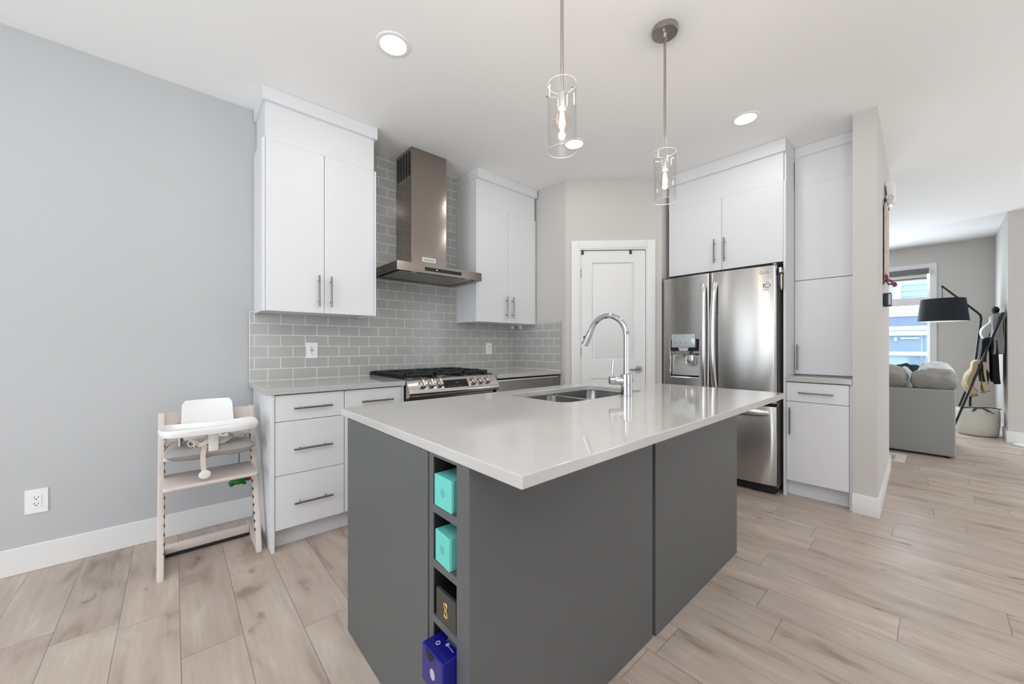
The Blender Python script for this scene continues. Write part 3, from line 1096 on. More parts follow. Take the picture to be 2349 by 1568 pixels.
# ================================================================== FRIDGE WALL
t = thing('fridge_cabinet', 'white two-door cabinet above the refrigerator with its tall side panel', 'cabinet', (3.93, 1.27, 0))
bm = box(B(), 3.655, 4.248, 0.8115, 1.747, 1.862, 2.829)
obj('carcass', bm, 'cab', t)
bm = box(B(), 3.618, 4.248, 0.7945, 0.811, 0.0, 2.496, 0.0008, 1)
obj('side_panel', bm, 'cab', t)
bm = box(B(), 3.642, 4.248, 0.797, 0.811, 2.4965, 2.80)
obj('side_panel', bm, 'cab', t)
bm = box(B(), 3.622, 3.66, 0.812, 1.746, 2.4938, 2.78)
obj('fascia', bm, 'cab', t)
bm = box(B(), 3.598, 4.248, 0.7925, 1.762, 2.727, 2.829, 0.002, 1)
obj('crown', bm, 'cab', t)
for a, b, hy in ((0.813, 1.2665, 1.240), (1.2695, 1.745, 1.322)):
    bm = box(B(), 3.622, 3.6415, a, b, 1.858, 2.4935, 0.0012, 1)
    d = obj('door', bm, 'cab', t)
    pull(d, (3.622, hy, 1.922), (3.622, hy, 2.133), (-1, 0, 0))

# pantry tower: upper part
t = thing('tall_cabinet', 'tall narrow white two-door upper cabinet between the refrigerator panel and the wall end', 'cabinet', (4.05, 0.6, 0.95))
bm = box(B(), 3.924, 4.248, 0.4045, 0.7920, 0.942, 2.829)
obj('carcass', bm, 'cab', t)
for z0, z1 in ((0.951, 1.7235), (1.7285, 2.508)):
    bm = box(B(), 3.890, 3.9115, 0.4055, 0.7915, z0, z1, 0.0012, 1)
    d = obj('door', bm, 'cab', t)
    if z0 < 1:
        pull(d, (3.890, 0.770, 0.985), (3.890, 0.770, 1.195), (-1, 0, 0))
bm = box(B(), 3.890, 3.93, 0.4055, 0.7915, 2.5083, 2.78)
obj('fascia', bm, 'cab', t)
bm = box(B(), 3.872, 4.248, 0.4035, 0.7915, 2.748, 2.829, 0.002, 1)
obj('crown', bm, 'cab', t)

t = thing('base_cabinet', 'white base cabinet with one drawer and one door beside the wall end', 'cabinet', (3.93, 0.6, 0))
bm = box(B(), 3.652, 4.248, 0.4045, 0.7935, 0.127, 0.9045)
obj('carcass', bm, 'gap_shade', t)
bm = box(B(), 3.634, 3.655, 0.4005, 0.4165, 0.0, 0.9045)
obj('filler_strip', bm, 'cab', t)
bm = box(B(), 3.700, 3.714, 0.4165, 0.7935, 0.0, 0.1265)
obj('toe_kick', bm, 'cab', t)
bm = box(B(), 3.622, 3.6415, 0.4185, 0.7915, 0.7515, 0.8985, 0.0012, 1)
d = obj('drawer', bm, 'cab', t)
pull(d, (3.622, 0.501, 0.823), (3.622, 0.711, 0.823), (-1, 0, 0))
bm = box(B(), 3.622, 3.6415, 0.4185, 0.7915, 0.128, 0.748, 0.0012, 1)
d = obj('door', bm, 'cab', t)
pull(d, (3.622, 0.765, 0.494), (3.622, 0.765, 0.703), (-1, 0, 0))
bm = prism(B(), [[(3.606, 0.4005), (4.248, 0.4005), (4.248, 0.794), (3.606, 0.794)]], 0.9055, 0.941, 0.002)
tag(obj('countertop', bm, 'quartz', smooth=0, loc=(3.9, 0.6, 0.905)), 'short white quartz countertop between the refrigerator panel and the wall end', 'countertop', 'quartz countertops')

# ------------------------------------------------------------------ refrigerator
t = thing('refrigerator', 'stainless french-door refrigerator with ice dispenser', 'refrigerator', (3.88, 1.30, 0))
FY0, FY1 = 0.838, 1.766
bm = box(B(), 3.600, 4.235, FY0 + 0.004, FY1 - 0.004, 0.04, 1.805, 0.004)
obj('body', bm, 'fridge_side', t)


def bow_x(y):
    u = (y - (FY0 + FY1) / 2) / ((FY1 - FY0) / 2)
    return 3.508 + 0.034 * u * u


def curved_door(y0, y1, z0, z1, holes=None, n=22):
    pts = []
    r = 0.012
    for k in range(n + 1):
        y = y0 + (y1 - y0) * k / n
        x = bow_x(y)
        e = min(y - y0, y1 - y)
        if e < r:
            x += r - math.sqrt(max(0, r * r - (r - e) ** 2))
        pts.append((x, y))
    # denser at the ends for the rounded edges
    ends0 = [(bow_x(y0 + d) + r - math.sqrt(max(0, r * r - (r - d) ** 2)), y0 + d) for d in (0.001, 0.003, 0.006, 0.009)]
    ends1 = [(bow_x(y1 - d) + r - math.sqrt(max(0, r * r - (r - d) ** 2)), y1 - d) for d in (0.009, 0.006, 0.003, 0.001)]
    prof = [pts[0]] + ends0 + [p for p in pts[1:-1] if y0 + r < p[1] < y1 - r] + ends1 + [pts[-1]]
    return prof + [(3.590, y1), (3.590, y0)]


YS = 1.3255
DY0, DY1, DZ0, DZ1 = 1.415, 1.684, 0.893, 1.245       # dispenser opening
bm = B()
prism(bm, [curved_door(FY0, YS - 0.003, 0, 0)], 0.726, 1.822, 0.003)
dR = obj('door', bm, 'steel_f', t, smooth=30)
# left door in bands round the dispenser niche
bm = B()
full = curved_door(YS + 0.003, FY1, 0, 0)


def band(ya, yb):
    n = 10
    pr = [(bow_x(ya + (yb - ya) * k / n), ya + (yb - ya) * k / n) for k in range(n + 1)]
    return pr


front = [p for p in full if p[0] < 3.589]
left_part = [p for p in front if p[1] > DY1]
right_part = [p for p in front if p[1] < DY0]
prism(bm, [full], DZ1, 1.822, 0.0)
prism(bm, [full], 0.726, DZ0, 0.0)
prism(bm, [right_part + [(bow_x(DY0), DY0), (3.590, DY0), (3.590, YS + 0.003)]], DZ0, DZ1)
prism(bm, [[(bow_x(DY1), DY1)] + left_part + [(3.590, FY1), (3.590, DY1)]], DZ0, DZ1)
box(bm, 3.572, 3.590, DY0, DY1, DZ0, DZ1)
bmesh.ops.remove_doubles(bm, verts=bm.verts, dist=0.0002)
dL = obj('door', bm, 'steel_f', t, smooth=30)
bm = B()
prism(bm, [curved_door(FY0, FY1, 0, 0)], 0.075, 0.700, 0.003)
fz = obj('freezer_drawer', bm, 'steel_f', t, smooth=30)
bm = box(B(), 3.555, 3.62, FY0 + 0.01, FY1 - 0.01, 0.012, 0.072)
obj('kick_grille', bm, 'black', t)
bm = box(B(), 3.575, 3.60, FY0 + 0.01, FY1 - 0.01, 0.701, 0.725)
obj('gasket', bm, 'black', t)
for y in (0.852, 1.752):
    bm = box(B(), 3.535, 3.66, y - 0.012, y + 0.012, 1.8225, 1.838, 0.004)
    obj('hinge_cover', bm, 'steel_d', t)
for yc, par, s in ((1.363, dL, 1), (1.288, dR, -1)):
    bm = B()
    n = 24
    rows = []
    for k in range(n + 1):
        u = k / n
        z = 0.80 + (1.735 - 0.80) * u
        b = math.sin(PI * u) ** 0.55
        xo = bow_x(yc) - 0.010 - 0.048 * b
        yy = yc + s * 0.012 * (1 - b)
        hw = 0.021
        rows.append([bm.verts.new((xo + 0.006, yy - hw, z)), bm.verts.new((xo - 0.004, yy - hw * 0.55, z)), bm.verts.new((xo - 0.004, yy + hw * 0.55, z)),
                     bm.verts.new((xo + 0.006, yy + hw, z)), bm.verts.new((xo + 0.016, yy + hw, z)), bm.verts.new((xo + 0.016, yy - hw, z))])
    for a, b2 in zip(rows, rows[1:]):
        for i in range(6):
            bm.faces.new((a[i], a[(i + 1) % 6], b2[(i + 1) % 6], b2[i]))
    bm.faces.new(rows[0])
    bm.faces.new(rows[-1][::-1])
    obj('handle', bm, 'handle_steel', par, smooth=50)
bm = B()
rows = []
n = 24
for k in range(n + 1):
    u = k / n
    y = 0.885 + (1.72 - 0.885) * u
    b = math.sin(PI * u) ** 0.5
    xo = bow_x(y) - 0.008 - 0.042 * b
    z = 0.652
    rows.append([bm.verts.new((xo, y, z - 0.020)), bm.verts.new((xo - 0.008, y, z - 0.008)), bm.verts.new((xo - 0.006, y, z + 0.012)),
                 bm.verts.new((xo + 0.004, y, z + 0.020)), bm.verts.new((xo + 0.012, y, z))])
for a, b2 in zip(rows, rows[1:]):
    for i in range(5):
        bm.faces.new((a[i], a[(i + 1) % 5], b2[(i + 1) % 5], b2[i]))
bm.faces.new(rows[0])
bm.faces.new(rows[-1][::-1])
obj('handle', bm, 'nickel_l', fz, smooth=50)
# dispenser
bm = B()
xf = 3.517
box(bm, xf, xf + 0.012, DY0 - 0.004, DY0 + 0.003, DZ0 - 0.004, DZ1 + 0.004)
box(bm, xf, xf + 0.012, DY1 - 0.003, DY1 + 0.004, DZ0 - 0.004, DZ1 + 0.004)
box(bm, xf - 0.004, xf + 0.055, DY0, DY1, DZ0 - 0.004, DZ0 + 0.008)
dis = obj('dispenser_frame', bm, 'chrome', dL)
bm = prism(B(), [[(3.568, DZ0 + 0.008), (3.545, DZ0 + 0.02), (3.552, DZ0 + 0.19), (3.571, DZ0 + 0.22), (3.571, DZ0 + 0.008)]], DY0 + 0.004, DY1 - 0.004, mtx=XZ)
obj('dispenser_back', bm, 'steel_f', dL)
bm = box(B(), 3.530, 3.5715, DY0 + 0.004, DY1 - 0.004, DZ0 + 0.245, DZ1 - 0.001)
obj('dispenser_hood', bm, 'black', dL)
bm = box(B(), 3.494, 3.530, 1.444, 1.660, 1.168, 1.290, 0.003)
pn = obj('dispenser_panel', bm, 'dispanel', t)
for a, b, c, d in [(1.540, 1.566, 1.271, 1.276), (1.615, 1.640, 1.271, 1.276)] + [(1.470 + k * 0.048, 1.490 + k * 0.048, z, z + 0.003) for k in range(4) for z in (1.205, 1.216)]:
    obj('panel_icon', box(B(), 3.4932, 3.4940, a, b, c, d), 'greyink', pn, smooth=0)
bm = prism(B(), [[(1.505, 1.166), (1.603, 1.166), (1.590, 1.138), (1.518, 1.138)]], 3.505, 3.565, mtx=YZ)
obj('ice_chute', bm, 'nickel_l', dL)
bm = prism(B(), [[(1.512, 1.137), (1.596, 1.137), (1.585, 1.105), (1.523, 1.105)]], 3.515, 3.565, mtx=YZ)
obj('chute_nozzle', bm, 'steel_d', dL)
bm = B()
tube(bm, [(3.520, 1.535, 1.105), (3.522, 1.535, 1.025), (3.524, 1.525, 1.015), (3.524, 1.475, 1.015), (3.522, 1.463, 1.025), (3.520, 1.458, 1.105)], 0.006, 10)
obj('dispenser_lever', bm, 'chrome', dL)
bm = box(B(), 3.526, 3.530, 1.474, 1.530, 1.032, 1.100, 0.003)
obj('dispenser_paddle', bm, 'nickel_l', dL)


def on_fridge(y, z, dx=-0.0006):
    ang = math.atan2(bow_x(y + 0.01) - bow_x(y - 0.01), 0.02)
    # text local x -> -Y (reads left to right from the room), local y -> Z, local z -> -X
    m = Matrix(((0, 0, -1, 0), (-1, 0, 0, 0), (0, 1, 0, 0), (0, 0, 0, 1)))
    return Matrix.Translation((bow_x(y) + dx, y, z)) @ Matrix.Rotation(-ang, 4, 'Z') @ m


bm = B()
mt = on_fridge(0.918, 1.770)
t2 = bmesh.new()
tube(t2, [(0.011 * math.cos(a * PI / 12) - 0.022, 0.011 * math.sin(a * PI / 12), 0.0005) for a in range(24)], 0.0014, 6, closed=True)
_merge(bm, t2, mt)
box(bm, -0.0235, -0.0215, -0.006, 0.005, 0.0002, 0.0010, mtx=mt)
box(bm, -0.0215, -0.0160, -0.0065, -0.0045, 0.0002, 0.0010, mtx=mt)
text_bm(bm, 'LG', 0.028, mt @ Matrix.Translation((0.014, 0, 0.0006)), 0.0008)
obj('logo', bm, 'greyink', dR, smooth=0)
mt = on_fridge(0.903, 1.665, -0.0018)
bm = box(B(), -0.0300, 0.0300, -0.042, 0.042, -0.0004, 0.0002, mtx=mt)
stk = obj('sticker', bm, 'sticker', t, smooth=0)
bm = B()
box(bm, -0.0225, -0.0175, -0.016, 0.017, 0.0002, 0.0008, mtx=mt)
box(bm, -0.0260, -0.0200, 0.012, 0.017, 0.0002, 0.0008, mtx=mt)
t2 = bmesh.new()
tube(t2, [(0.0185 * math.cos(a * PI / 16) + 0.0060, 0.0165 * math.sin(a * PI / 16) + 0.001, 0.0006) for a in range(32)], 0.0024, 6, closed=True)
_merge(bm, t2, mt)
text_bm(bm, 'YEAR', 0.0078, mt @ Matrix.Translation((0.006, 0.001, 0.0006)), 0.0006)
text_bm(bm, 'LINEAR', 0.0105, mt @ Matrix.Translation((0.001, 0.032, 0.0006)), 0.0006)
text_bm(bm, 'COMPRESSOR', 0.0072, mt @ Matrix.Translation((0.0, -0.030, 0.0006)), 0.0006)
obj('sticker_lettering', bm, 'ink', stk, smooth=0)

# magnetic pen shelf on the side of the fridge door
t = thing('pen_shelf', 'small dark magnetic pen holder on the refrigerator side near its top', 'pen holder', (3.566, 0.822, 1.75))
bm = box(B(), 3.545, 3.588, 0.7985, 0.8375, 1.748, 1.760, 0.002)
obj('shelf', bm, 'black', t)
bm = box(B(), 3.545, 3.588, 0.8345, 0.8378, 1.745, 1.790, 0.001)
obj('magnet_plate', bm, 'black', t)
for x, y, top, bot, mat, lab in ((3.552, 0.826, 1.79, 1.665, 'pen', 'blue pen hanging in the dark holder on the refrigerator side'),
                                 (3.560, 0.816, 1.745, 1.645, 'penr', 'mauve pen hanging in the dark holder on the refrigerator side'),
                                 (3.552, 0.808, 1.745, 1.622, 'penw', 'cream pen hanging lowest in the dark holder on the refrigerator side')):
    bm = B()
    z1 = 1.7475
    cyl(bm, (x, y, z1), (x, y, bot + 0.02), 0.0052, seg=10)
    cyl(bm, (x, y, bot + 0.02), (x, y, bot), 0.0052, 0.0018, seg=10)
    tag(obj('pen', bm, mat, loc=(x, y, bot)), lab, 'pen', 'pens on the refrigerator side')
bm = B()
cyl(bm, (3.556, 0.817, 1.7605), (3.556, 0.817, 1.800), 0.012, seg=16)
cyl(bm, (3.575, 0.815, 1.7605), (3.575, 0.815, 1.785), 0.010, seg=16)
tag(obj('magnet_clip', bm, 'nickel_l', loc=(3.56, 0.816, 1.76)), 'pale round clips standing on the dark pen holder at the refrigerator side', 'clip')

# ================================================================== ISLAND
IX0, IX1, IY0, IY1 = 0.560, 2.408, 0.785, 1.619
t = thing('kitchen_island', 'charcoal grey kitchen island cabinet with an open column of cubbies', 'island', (1.475, 1.19, 0))
bm = B()
# body box (leaves room for the cubby column at the end)
box(bm, 0.86, IX1 - 0.018, 0.79, 0.80, 0.0, 0.8835)
box(bm, 0.86, IX1 - 0.018, 1.58, 1.60, 0.10, 0.8835)
box(bm, 0.86, IX1 - 0.018, 0.80, 1.58, 0.0, 0.10)
box(bm, 0.86, 0.878, 0.80, 1.58, 0.10, 0.8835)
obj('carcass', bm, 'island', t)
bm = box(B(), 0.542, 0.560, 0.970, 1.636, 0.0, 0.8835, 0.0008, 1)
obj('end_panel', bm, 'island', t)
bm = box(B(), 0.560, 0.86, 1.600, 1.618, 0.0, 0.8835)
obj('side_panel', bm, 'island', t)
bm = B()
box(bm, 0.546, 0.860, 0.944, 0.968, 0.0, 0.8835)
box(bm, 0.546, 0.860, 0.788, 0.826, 0.0, 0.8835)
for z0, z1 in ((0.876, 0.8835), (0.719, 0.741), (0.565, 0.586), (0.411, 0.432), (0.258, 0.280), (0.0, 0.126)):
    box(bm, 0.546, 0.845, 0.826, 0.944, z0, z1)
cub = obj('cubby_frame', bm, 'island', t)
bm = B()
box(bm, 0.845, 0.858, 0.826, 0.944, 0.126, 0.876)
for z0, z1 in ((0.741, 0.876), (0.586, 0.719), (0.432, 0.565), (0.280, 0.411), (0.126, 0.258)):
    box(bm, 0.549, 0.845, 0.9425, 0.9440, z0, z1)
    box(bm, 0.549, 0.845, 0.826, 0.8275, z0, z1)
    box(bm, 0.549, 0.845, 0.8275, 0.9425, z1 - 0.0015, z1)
obj('cubby_inside', bm, 'island_in', cub, smooth=0)  # near-black faces inside the cubbies
bm = box(B(), 0.544, 1.452, 0.768, 0.787, 0.0, 0.8835, 0.0008, 1)
obj('back_panel', bm, 'island', t)
bm = box(B(), 1.466, 2.410, 0.762, 0.787, 0.0, 0.8835, 0.0008, 1)
obj('back_panel', bm, 'island', t)
bm = box(B(), 1.452, 1.466, 0.782, 0.790, 0.0, 0.8835)
obj('panel_groove_shade', bm, 'slot', t)  # black strip painted in as the shade of the groove between panels
bm = box(B(), 2.390, 2.408, 0.788, 1.60, 0.0, 0.8835)
obj('end_panel', bm, 'island', t)
for k in range(4):
    a = 0.88 + k * 0.377
    bm = box(B(), a, a + 0.373, 1.600, 1.619, 0.11, 0.875, 0.001, 1)
    obj('door', bm, 'island', t)

SX0, SX1, SY0, SY1 = 1.385, 2.130, 1.172, 1.592
bm = B()
prism(bm, [rrect(0.543, 2.625, 0.577, 1.726, 0.004, 3), rrect(SX0, SX1, SY0, SY1, 0.075, 8)[::-1]], 0.884, 0.914, 0.003)
tag(obj('countertop', bm, 'quartz', smooth=0, loc=(1.58, 1.15, 0.884)), 'large white quartz island countertop with the sink cut into it', 'countertop', 'quartz countertops')

# double bowl sink
t = thing('sink', 'stainless double bowl undermount sink in the island', 'sink', (1.76, 1.38, 0.68))


def bowl(x0, x1, y0, y1, d, r=0.06):
    bm = B()
    top = 0.8825
    loops = [(rrect(x0 - 0.012, x1 + 0.012, y0 - 0.012, y1 + 0.012, r + 0.012), top), (rrect(x0, x1, y0, y1, r), top),
             (rrect(x0 + 0.004, x1 - 0.004, y0 + 0.004, y1 - 0.004, r), top - d + 0.02),
             (rrect(x0 + 0.022, x1 - 0.022, y0 + 0.022, y1 - 0.022, r - 0.012), top - d)]
    rings = [[bm.verts.new((x, y, z)) for x, y in lp] for lp, z in loops]
    for a, b in zip(rings, rings[1:]):
        for i in range(len(a)):
            bm.faces.new((a[i], a[(i + 1) % len(a)], b[(i + 1) % len(a)], b[i]))
    bm.faces.new(rings[-1])
    return bm


xm = 1.745
b1 = obj('bowl', bowl(SX0 + 0.006, xm - 0.013, SY0 + 0.006, SY1 - 0.006, 0.20), 'sink', t, smooth=50)
b2 = obj('bowl', bowl(xm + 0.013, SX1 - 0.006, SY0 + 0.006, SY1 - 0.006, 0.20), 'sink', t, smooth=50)
for p, x in ((b1, 1.56), (b2, 1.94)):
    bm = lathe(B(), [(0, 0.002), (0.03, 0.002), (0.042, 0.004), (0.045, 0.001), (0.045, 0.0)], (x, 1.40, 0.683), 24)
    obj('drain', bm, 'chrome', p)

# faucet
t = thing('faucet', 'tall chrome gooseneck pull-down faucet on the island', 'faucet', (1.808, 1.105, 0.914))
fx, fy = 1.808, 1.105
bm = lathe(B(), [(0, 0), (0.0335, 0), (0.0335, 0.006), (0.0300, 0.009), (0.0300, 0.118), (0.024, 0.124), (0.0, 0.124)], (fx, fy, 0.9142), 32)
obj('body', bm, 'chrome', t)
pts = [(fx, fy, 1.035), (fx, fy, 1.12), (fx, fy, 1.20)]
R0 = 0.118
for k in range(0, 15):
    a = math.radians(k * 11.2)
    pts.append((fx, fy + R0 * (1 - math.cos(a)), 1.235 + R0 * math.sin(a)))
last = Vector(pts[-1])
dirv = (last - Vector(pts[-2])).normalized()
pts.append(tuple(last + dirv * 0.02))
bm = tube(B(), pts, 0.0150, 18)
obj('spout', bm, 'chrome', t, smooth=60)
s0 = Vector(pts[-1])
s1 = s0 + dirv * 0.072
bm = B()
cyl(bm, s0 - dirv * 0.004, s0 + dirv * 0.03, 0.0165, 0.0185, 22)
cyl(bm, s0 + dirv * 0.03, s1 + dirv * 0.012, 0.0185, 0.0205, 22)
sp = obj('spray_head', bm, 'chrome', t)
bm = B()
side = Vector((0, 0.5, 0.5)).normalized()
nrm = dirv.cross(Vector((1, 0, 0))).normalized()
q = s0 + dirv * 0.045
if nrm.y < 0:
    nrm = -nrm
cyl(bm, q + nrm * 0.016, q + nrm * 0.026, 0.009, 0.007, 14)
obj('spray_button', bm, 'black', sp)
hd = Vector((-0.72, 0.69, 0)).normalized()
c0 = Vector((fx, fy, 1.0))
bm = B()
cyl(bm, c0 + hd * 0.02, c0 + hd * 0.060, 0.0225, seg=26)
cyl(bm, c0 + hd * 0.062, c0 + hd * 0.090, 0.0225, 0.0215, seg=26)
ctrl = obj('valve', bm, 'chrome', t)
bm = B()
c1 = c0 + hd * 0.076
tube(bm, [c1 + Vector((0, 0, 0.018)), c1 + Vector((0, 0, 0.05)) - hd * 0.002, c1 + Vector((0, 0, 0.112)) - hd * 0.006], [0.006, 0.0065, 0.0065], 14)
obj('lever', bm, 'chrome', ctrl)

# boxes in the cubbies
G = 'boxes in the island cubbies'


def teal_box(y0, y1, z0, z1, x0, rot, label):
    cx, cy = x0 + 0.06, (y0 + y1) / 2
    t = thing('gift_box', label, 'box', (cx, cy, z0), G)
    m = Matrix.Translation((cx, cy, 0)) @ Matrix.Rotation(rot, 4, 'Z') @ Matrix.Translation((-cx, -cy, 0))
    bm = box(B(), x0, x0 + 0.12, y0, y1, z0 + 0.0005, z1, 0.0012, 1, mtx=m)
    b = obj('carton', bm, 'teal', t)
    bm = box(B(), x0 + 0.004, x0 + 0.007, y0 - 0.0006, y0 + 0.001, z0 + 0.003, z1 - 0.002, mtx=m)
    obj('lid_edge', bm, 'teal_e', b)
    bm = prism(B(), [[((y0 + y1) / 2 + 0.012 * math.cos(a * PI / 12), (z0 + z1) / 2 + 0.012 * math.sin(a * PI / 12)) for a in range(24)]], x0 - 0.0004, x0 + 0.0005, mtx=m @ YZ)
    obj('lid_mark', bm, 'teal_d', b)


teal_box(0.851, 0.938, 0.741, 0.829, 0.546, math.radians(0), 'teal gift box in the topmost island cubby')
teal_box(0.853, 0.934, 0.586, 0.674, 0.546, math.radians(-4), 'teal gift box turned slightly in the second island cubby from the top')
t = thing('gift_box', 'dark box with a gold monogram in the third island cubby', 'box', (0.62, 0.88, 0.432), G)
bm = box(B(), 0.546, 0.556, 0.831, 0.928, 0.4325, 0.516, 0.001, 1)
lidb = obj('lid', bm, 'darkbox', t)
bm = box(B(), 0.556, 0.70, 0.836, 0.922, 0.4325, 0.512)
obj('carton', bm, 'blackbox', t)
bm = B()
mono = []
for k in range(29):
    a = k / 28
    ang = a * 2 * PI
    mono.append((0.5455, 0.879 + 0.009 * math.sin(2 * ang) * (1 if a < 0.5 else 0.8), 0.474 + 0.019 * math.cos(ang)))
tube(bm, mono[:-1], 0.0011, 6, closed=True)
tube(bm, [(0.5455, 0.887, 0.487), (0.5455, 0.880, 0.491), (0.5455, 0.873, 0.486), (0.5455, 0.877, 0.477), (0.5455, 0.884, 0.470), (0.5455, 0.885, 0.461), (0.5455, 0.877, 0.456), (0.5455, 0.870, 0.461)], 0.0012, 6)
obj('monogram', bm, 'gold', lidb)
t = thing('gift_box', 'glossy navy box with silver emblem jutting from the fourth island cubby', 'box', (0.56, 0.88, 0.28), G)
bx0, by0, by1, bz1 = 0.505, 0.829, 0.935, 0.381
prof = [(by0, 0.2805), (by1, 0.2805), (by1, bz1 - 0.012), (by1 - 0.006, bz1), (by0 + 0.006, bz1), (by0, bz1 - 0.006)]
bm = B()
box(bm, bx0, 0.68, by0, by1, 0.2805, bz1, 0.003, 1)
nb = obj('carton', bm, 'bluebox', t)
bm = B()
prism(bm, [[(0.868, bz1 - 0.004), (0.914, bz1 - 0.004), (0.906, bz1 - 0.022), (0.891, bz1 - 0.030), (0.876, bz1 - 0.020)]], bx0 - 0.0006, bx0 + 0.0004, mtx=YZ)
obj('ribbon_tab', bm, 'navy', nb)
bm = B()
prism(bm, [[(0.878 + 0.012 * math.cos(a * PI / 10), 0.327 + 0.014 * math.sin(a * PI / 10)) for a in range(20)]], bx0 - 0.0006, bx0 + 0.0004, mtx=YZ)
tube(bm, [(0.535 + 0.0055 * math.cos(a * PI / 8), 0.900 + 0.0055 * math.sin(a * PI / 8), bz1 + 0.0004) for a in range(16)], 0.0014, 6, closed=True)
for k in range(7):
    y = 0.845 + 0.0075 * k
    tube(bm, [(0.560 - 0.0005 * k, y, bz1 + 0.0004), (0.572, y + 0.004, bz1 + 0.0004), (0.562, y + 0.006, bz1 + 0.0004)], 0.0008, 5)
tube(bm, [(0.548, 0.845, bz1 + 0.0004), (0.550, 0.875, bz1 + 0.0004)], 0.0008, 5)
box(bm, 0.546, 0.556, 0.873, 0.882, bz1, bz1 + 0.0005)
obj('emblem', bm, 'silver', nb)

# ================================================================== LIGHTS
def downlight(x, y, power=2.6):
    l = bpy.data.lights.new('downlight', 'AREA')
    l.shape = 'DISK'
    l.size = 0.13
    l.energy = power
    l.color = (1.0, 0.985, 0.97)
    o = bpy.data.objects.new('downlight', l)
    COL.objects.link(o)
    o.location = (x, y, H - 0.006)


for i, (x, y, lab) in enumerate(((0.895, 1.975, 'round recessed ceiling light nearest the tall left upper cabinet'),
                                 (2.435, 1.965, 'round recessed ceiling light partly behind the nearer glass pendant'),
                                 (3.086, 0.920, 'round recessed ceiling light in front of the refrigerator cabinet'))):
    t = thing('recessed_light', lab, 'ceiling light', (x, y, H), 'recessed ceiling lights')
    bm = lathe(B(), [(0.066, -0.002), (0.070, -0.007), (0.086, -0.006), (0.092, -0.0005), (0.066, -0.0005)], (x, y, H), 40)
    obj('trim_ring', bm, 'plastic', t)
    bm = lathe(B(), [(0, -0.0035), (0.0665, -0.0035), (0.0665, -0.0010), (0, -0.0010)], (x, y, H), 40)
    obj('diffuser', bm, 'lampglow', t)
    downlight(x, y)
for x, y in ((0.895, -0.25), (-0.65, 1.975), (2.9, -0.9), (5.3, -1.2)):      # unseen downlights added for more light from above
    downlight(x, y)
for x, y in ((6.6, 1.4), (8.2, 1.2)):  # two more unseen lights added to brighten the living room
    downlight(x, y, 9)


def pendant(x, y, zt, label):
    """zt: top of the glass cylinder"""
    t = thing('pendant_light', label, 'pendant lamp', (x, y, H), 'glass pendants over the island')
    bm = lathe(B(), [(0, -0.027), (0.060, -0.027), (0.065, -0.023), (0.065, -0.0005), (0, -0.0005)], (x, y, H), 40)
    c = obj('canopy', bm, 'pendant_nickel', t)
    bm = B()
    for d in (-0.035, 0.035):
        cyl(bm, (x + d, y + d * 0.3, H - 0.035), (x + d, y + d * 0.3, H - 0.0265), 0.005, 0.006, 10)
    cyl(bm, (x, y, H - 0.045), (x, y, H - 0.0265), 0.010, 0.012, 14)
    obj('canopy_screw', bm, 'nickel_l', c)
    bm = B()
    cyl(bm, (x, y, zt - 0.03), (x, y, H - 0.040), 0.0065, seg=14)
    obj('rod', bm, 'pendant_nickel', t)
    bm = lathe(B(), [(0, 0.0), (0.009, 0), (0.016, -0.010), (0.0175, -0.014), (0.0175, -0.066), (0.015, -0.068), (0, -0.068)], (x, y, zt - 0.026), 24)
    so = obj('socket', bm, 'nickel_l', t)
    bm = B()
    for k in range(3):
        a = math.radians(20 + 120 * k)
        d = Vector((math.cos(a), math.sin(a), 0))
        p = Vector((x, y, zt - 0.048))
        cyl(bm, p + d * 0.015, p + d * 0.060, 0.0010, seg=6)
        cyl(bm, p + d * 0.0555, p + d * 0.060, 0.003, seg=10)
    obj('support_pin', bm, 'nickel', so)
    bm = B()
    R, th, L = 0.0545, 0.0025, 0.254
    lathe(bm, [(R, 0), (R, -L), (R - th, -L), (R - th, 0), (R, 0)], (x, y, zt), 48)
    gl = obj('glass_shade', bm, 'glass', t, smooth=50)
    for z in (zt - 0.0008, zt - L + 0.0008):
        bm = B()
        tube(bm, [(x + (R - th / 2) * math.cos(a * PI / 24), y + (R - th / 2) * math.sin(a * PI / 24), z) for a in range(48)], 0.0008, 6, closed=True)
        obj('glass_rim', bm, 'plastic', gl, label='pale ring along the edge of the glass')  # thin white ring at each end of the glass
    bz = zt - 0.092
    bm = lathe(B(), [(0.0135, 0.002), (0.0135, -0.008), (0.016, -0.018), (0.026, -0.034), (0.0315, -0.050), (0.030, -0.066), (0.021, -0.080), (0.008, -0.087), (0, -0.088)], (x, y, bz), 28)
    bl = obj('bulb', bm, 'bulbglass', t, smooth=60)
    bm = B()
    for k in range(4):
        a = PI / 4 + k * PI / 2
        tube(bm, [(x + 0.004 * math.cos(a), y + 0.004 * math.sin(a), bz - 0.016), (x + 0.008 * math.cos(a), y + 0.008 * math.sin(a), bz - 0.056)], 0.0030, 6)
    obj('filament', bm, 'filament', bl)
    l = bpy.data.lights.new('bulb_light', 'POINT')
    l.energy = 7
    l.color = (1, 0.86, 0.68)
    l.shadow_soft_size = 0.012
    lo = bpy.data.objects.new('bulb_light', l)
    COL.objects.link(lo)
    lo.parent = t
    lo.location = Vector((x, y, bz - 0.045)) - Vector((x, y, H))


pendant(1.098, 0.945, 2.176, 'glass cylinder pendant over the near end of the island, in front of a ceiling light')
pendant(1.905, 0.940, 2.190, 'glass cylinder pendant over the far end of the island with its canopy in view')

# ================================================================== HIGH CHAIR
t = thing('high_chair', 'whitewashed wooden high chair with white tray against the grey wall', 'high chair', (0.16, 2.75, 0))
LX, RX = -0.050, 0.368                       # centres of the two side frames
TH = 0.028


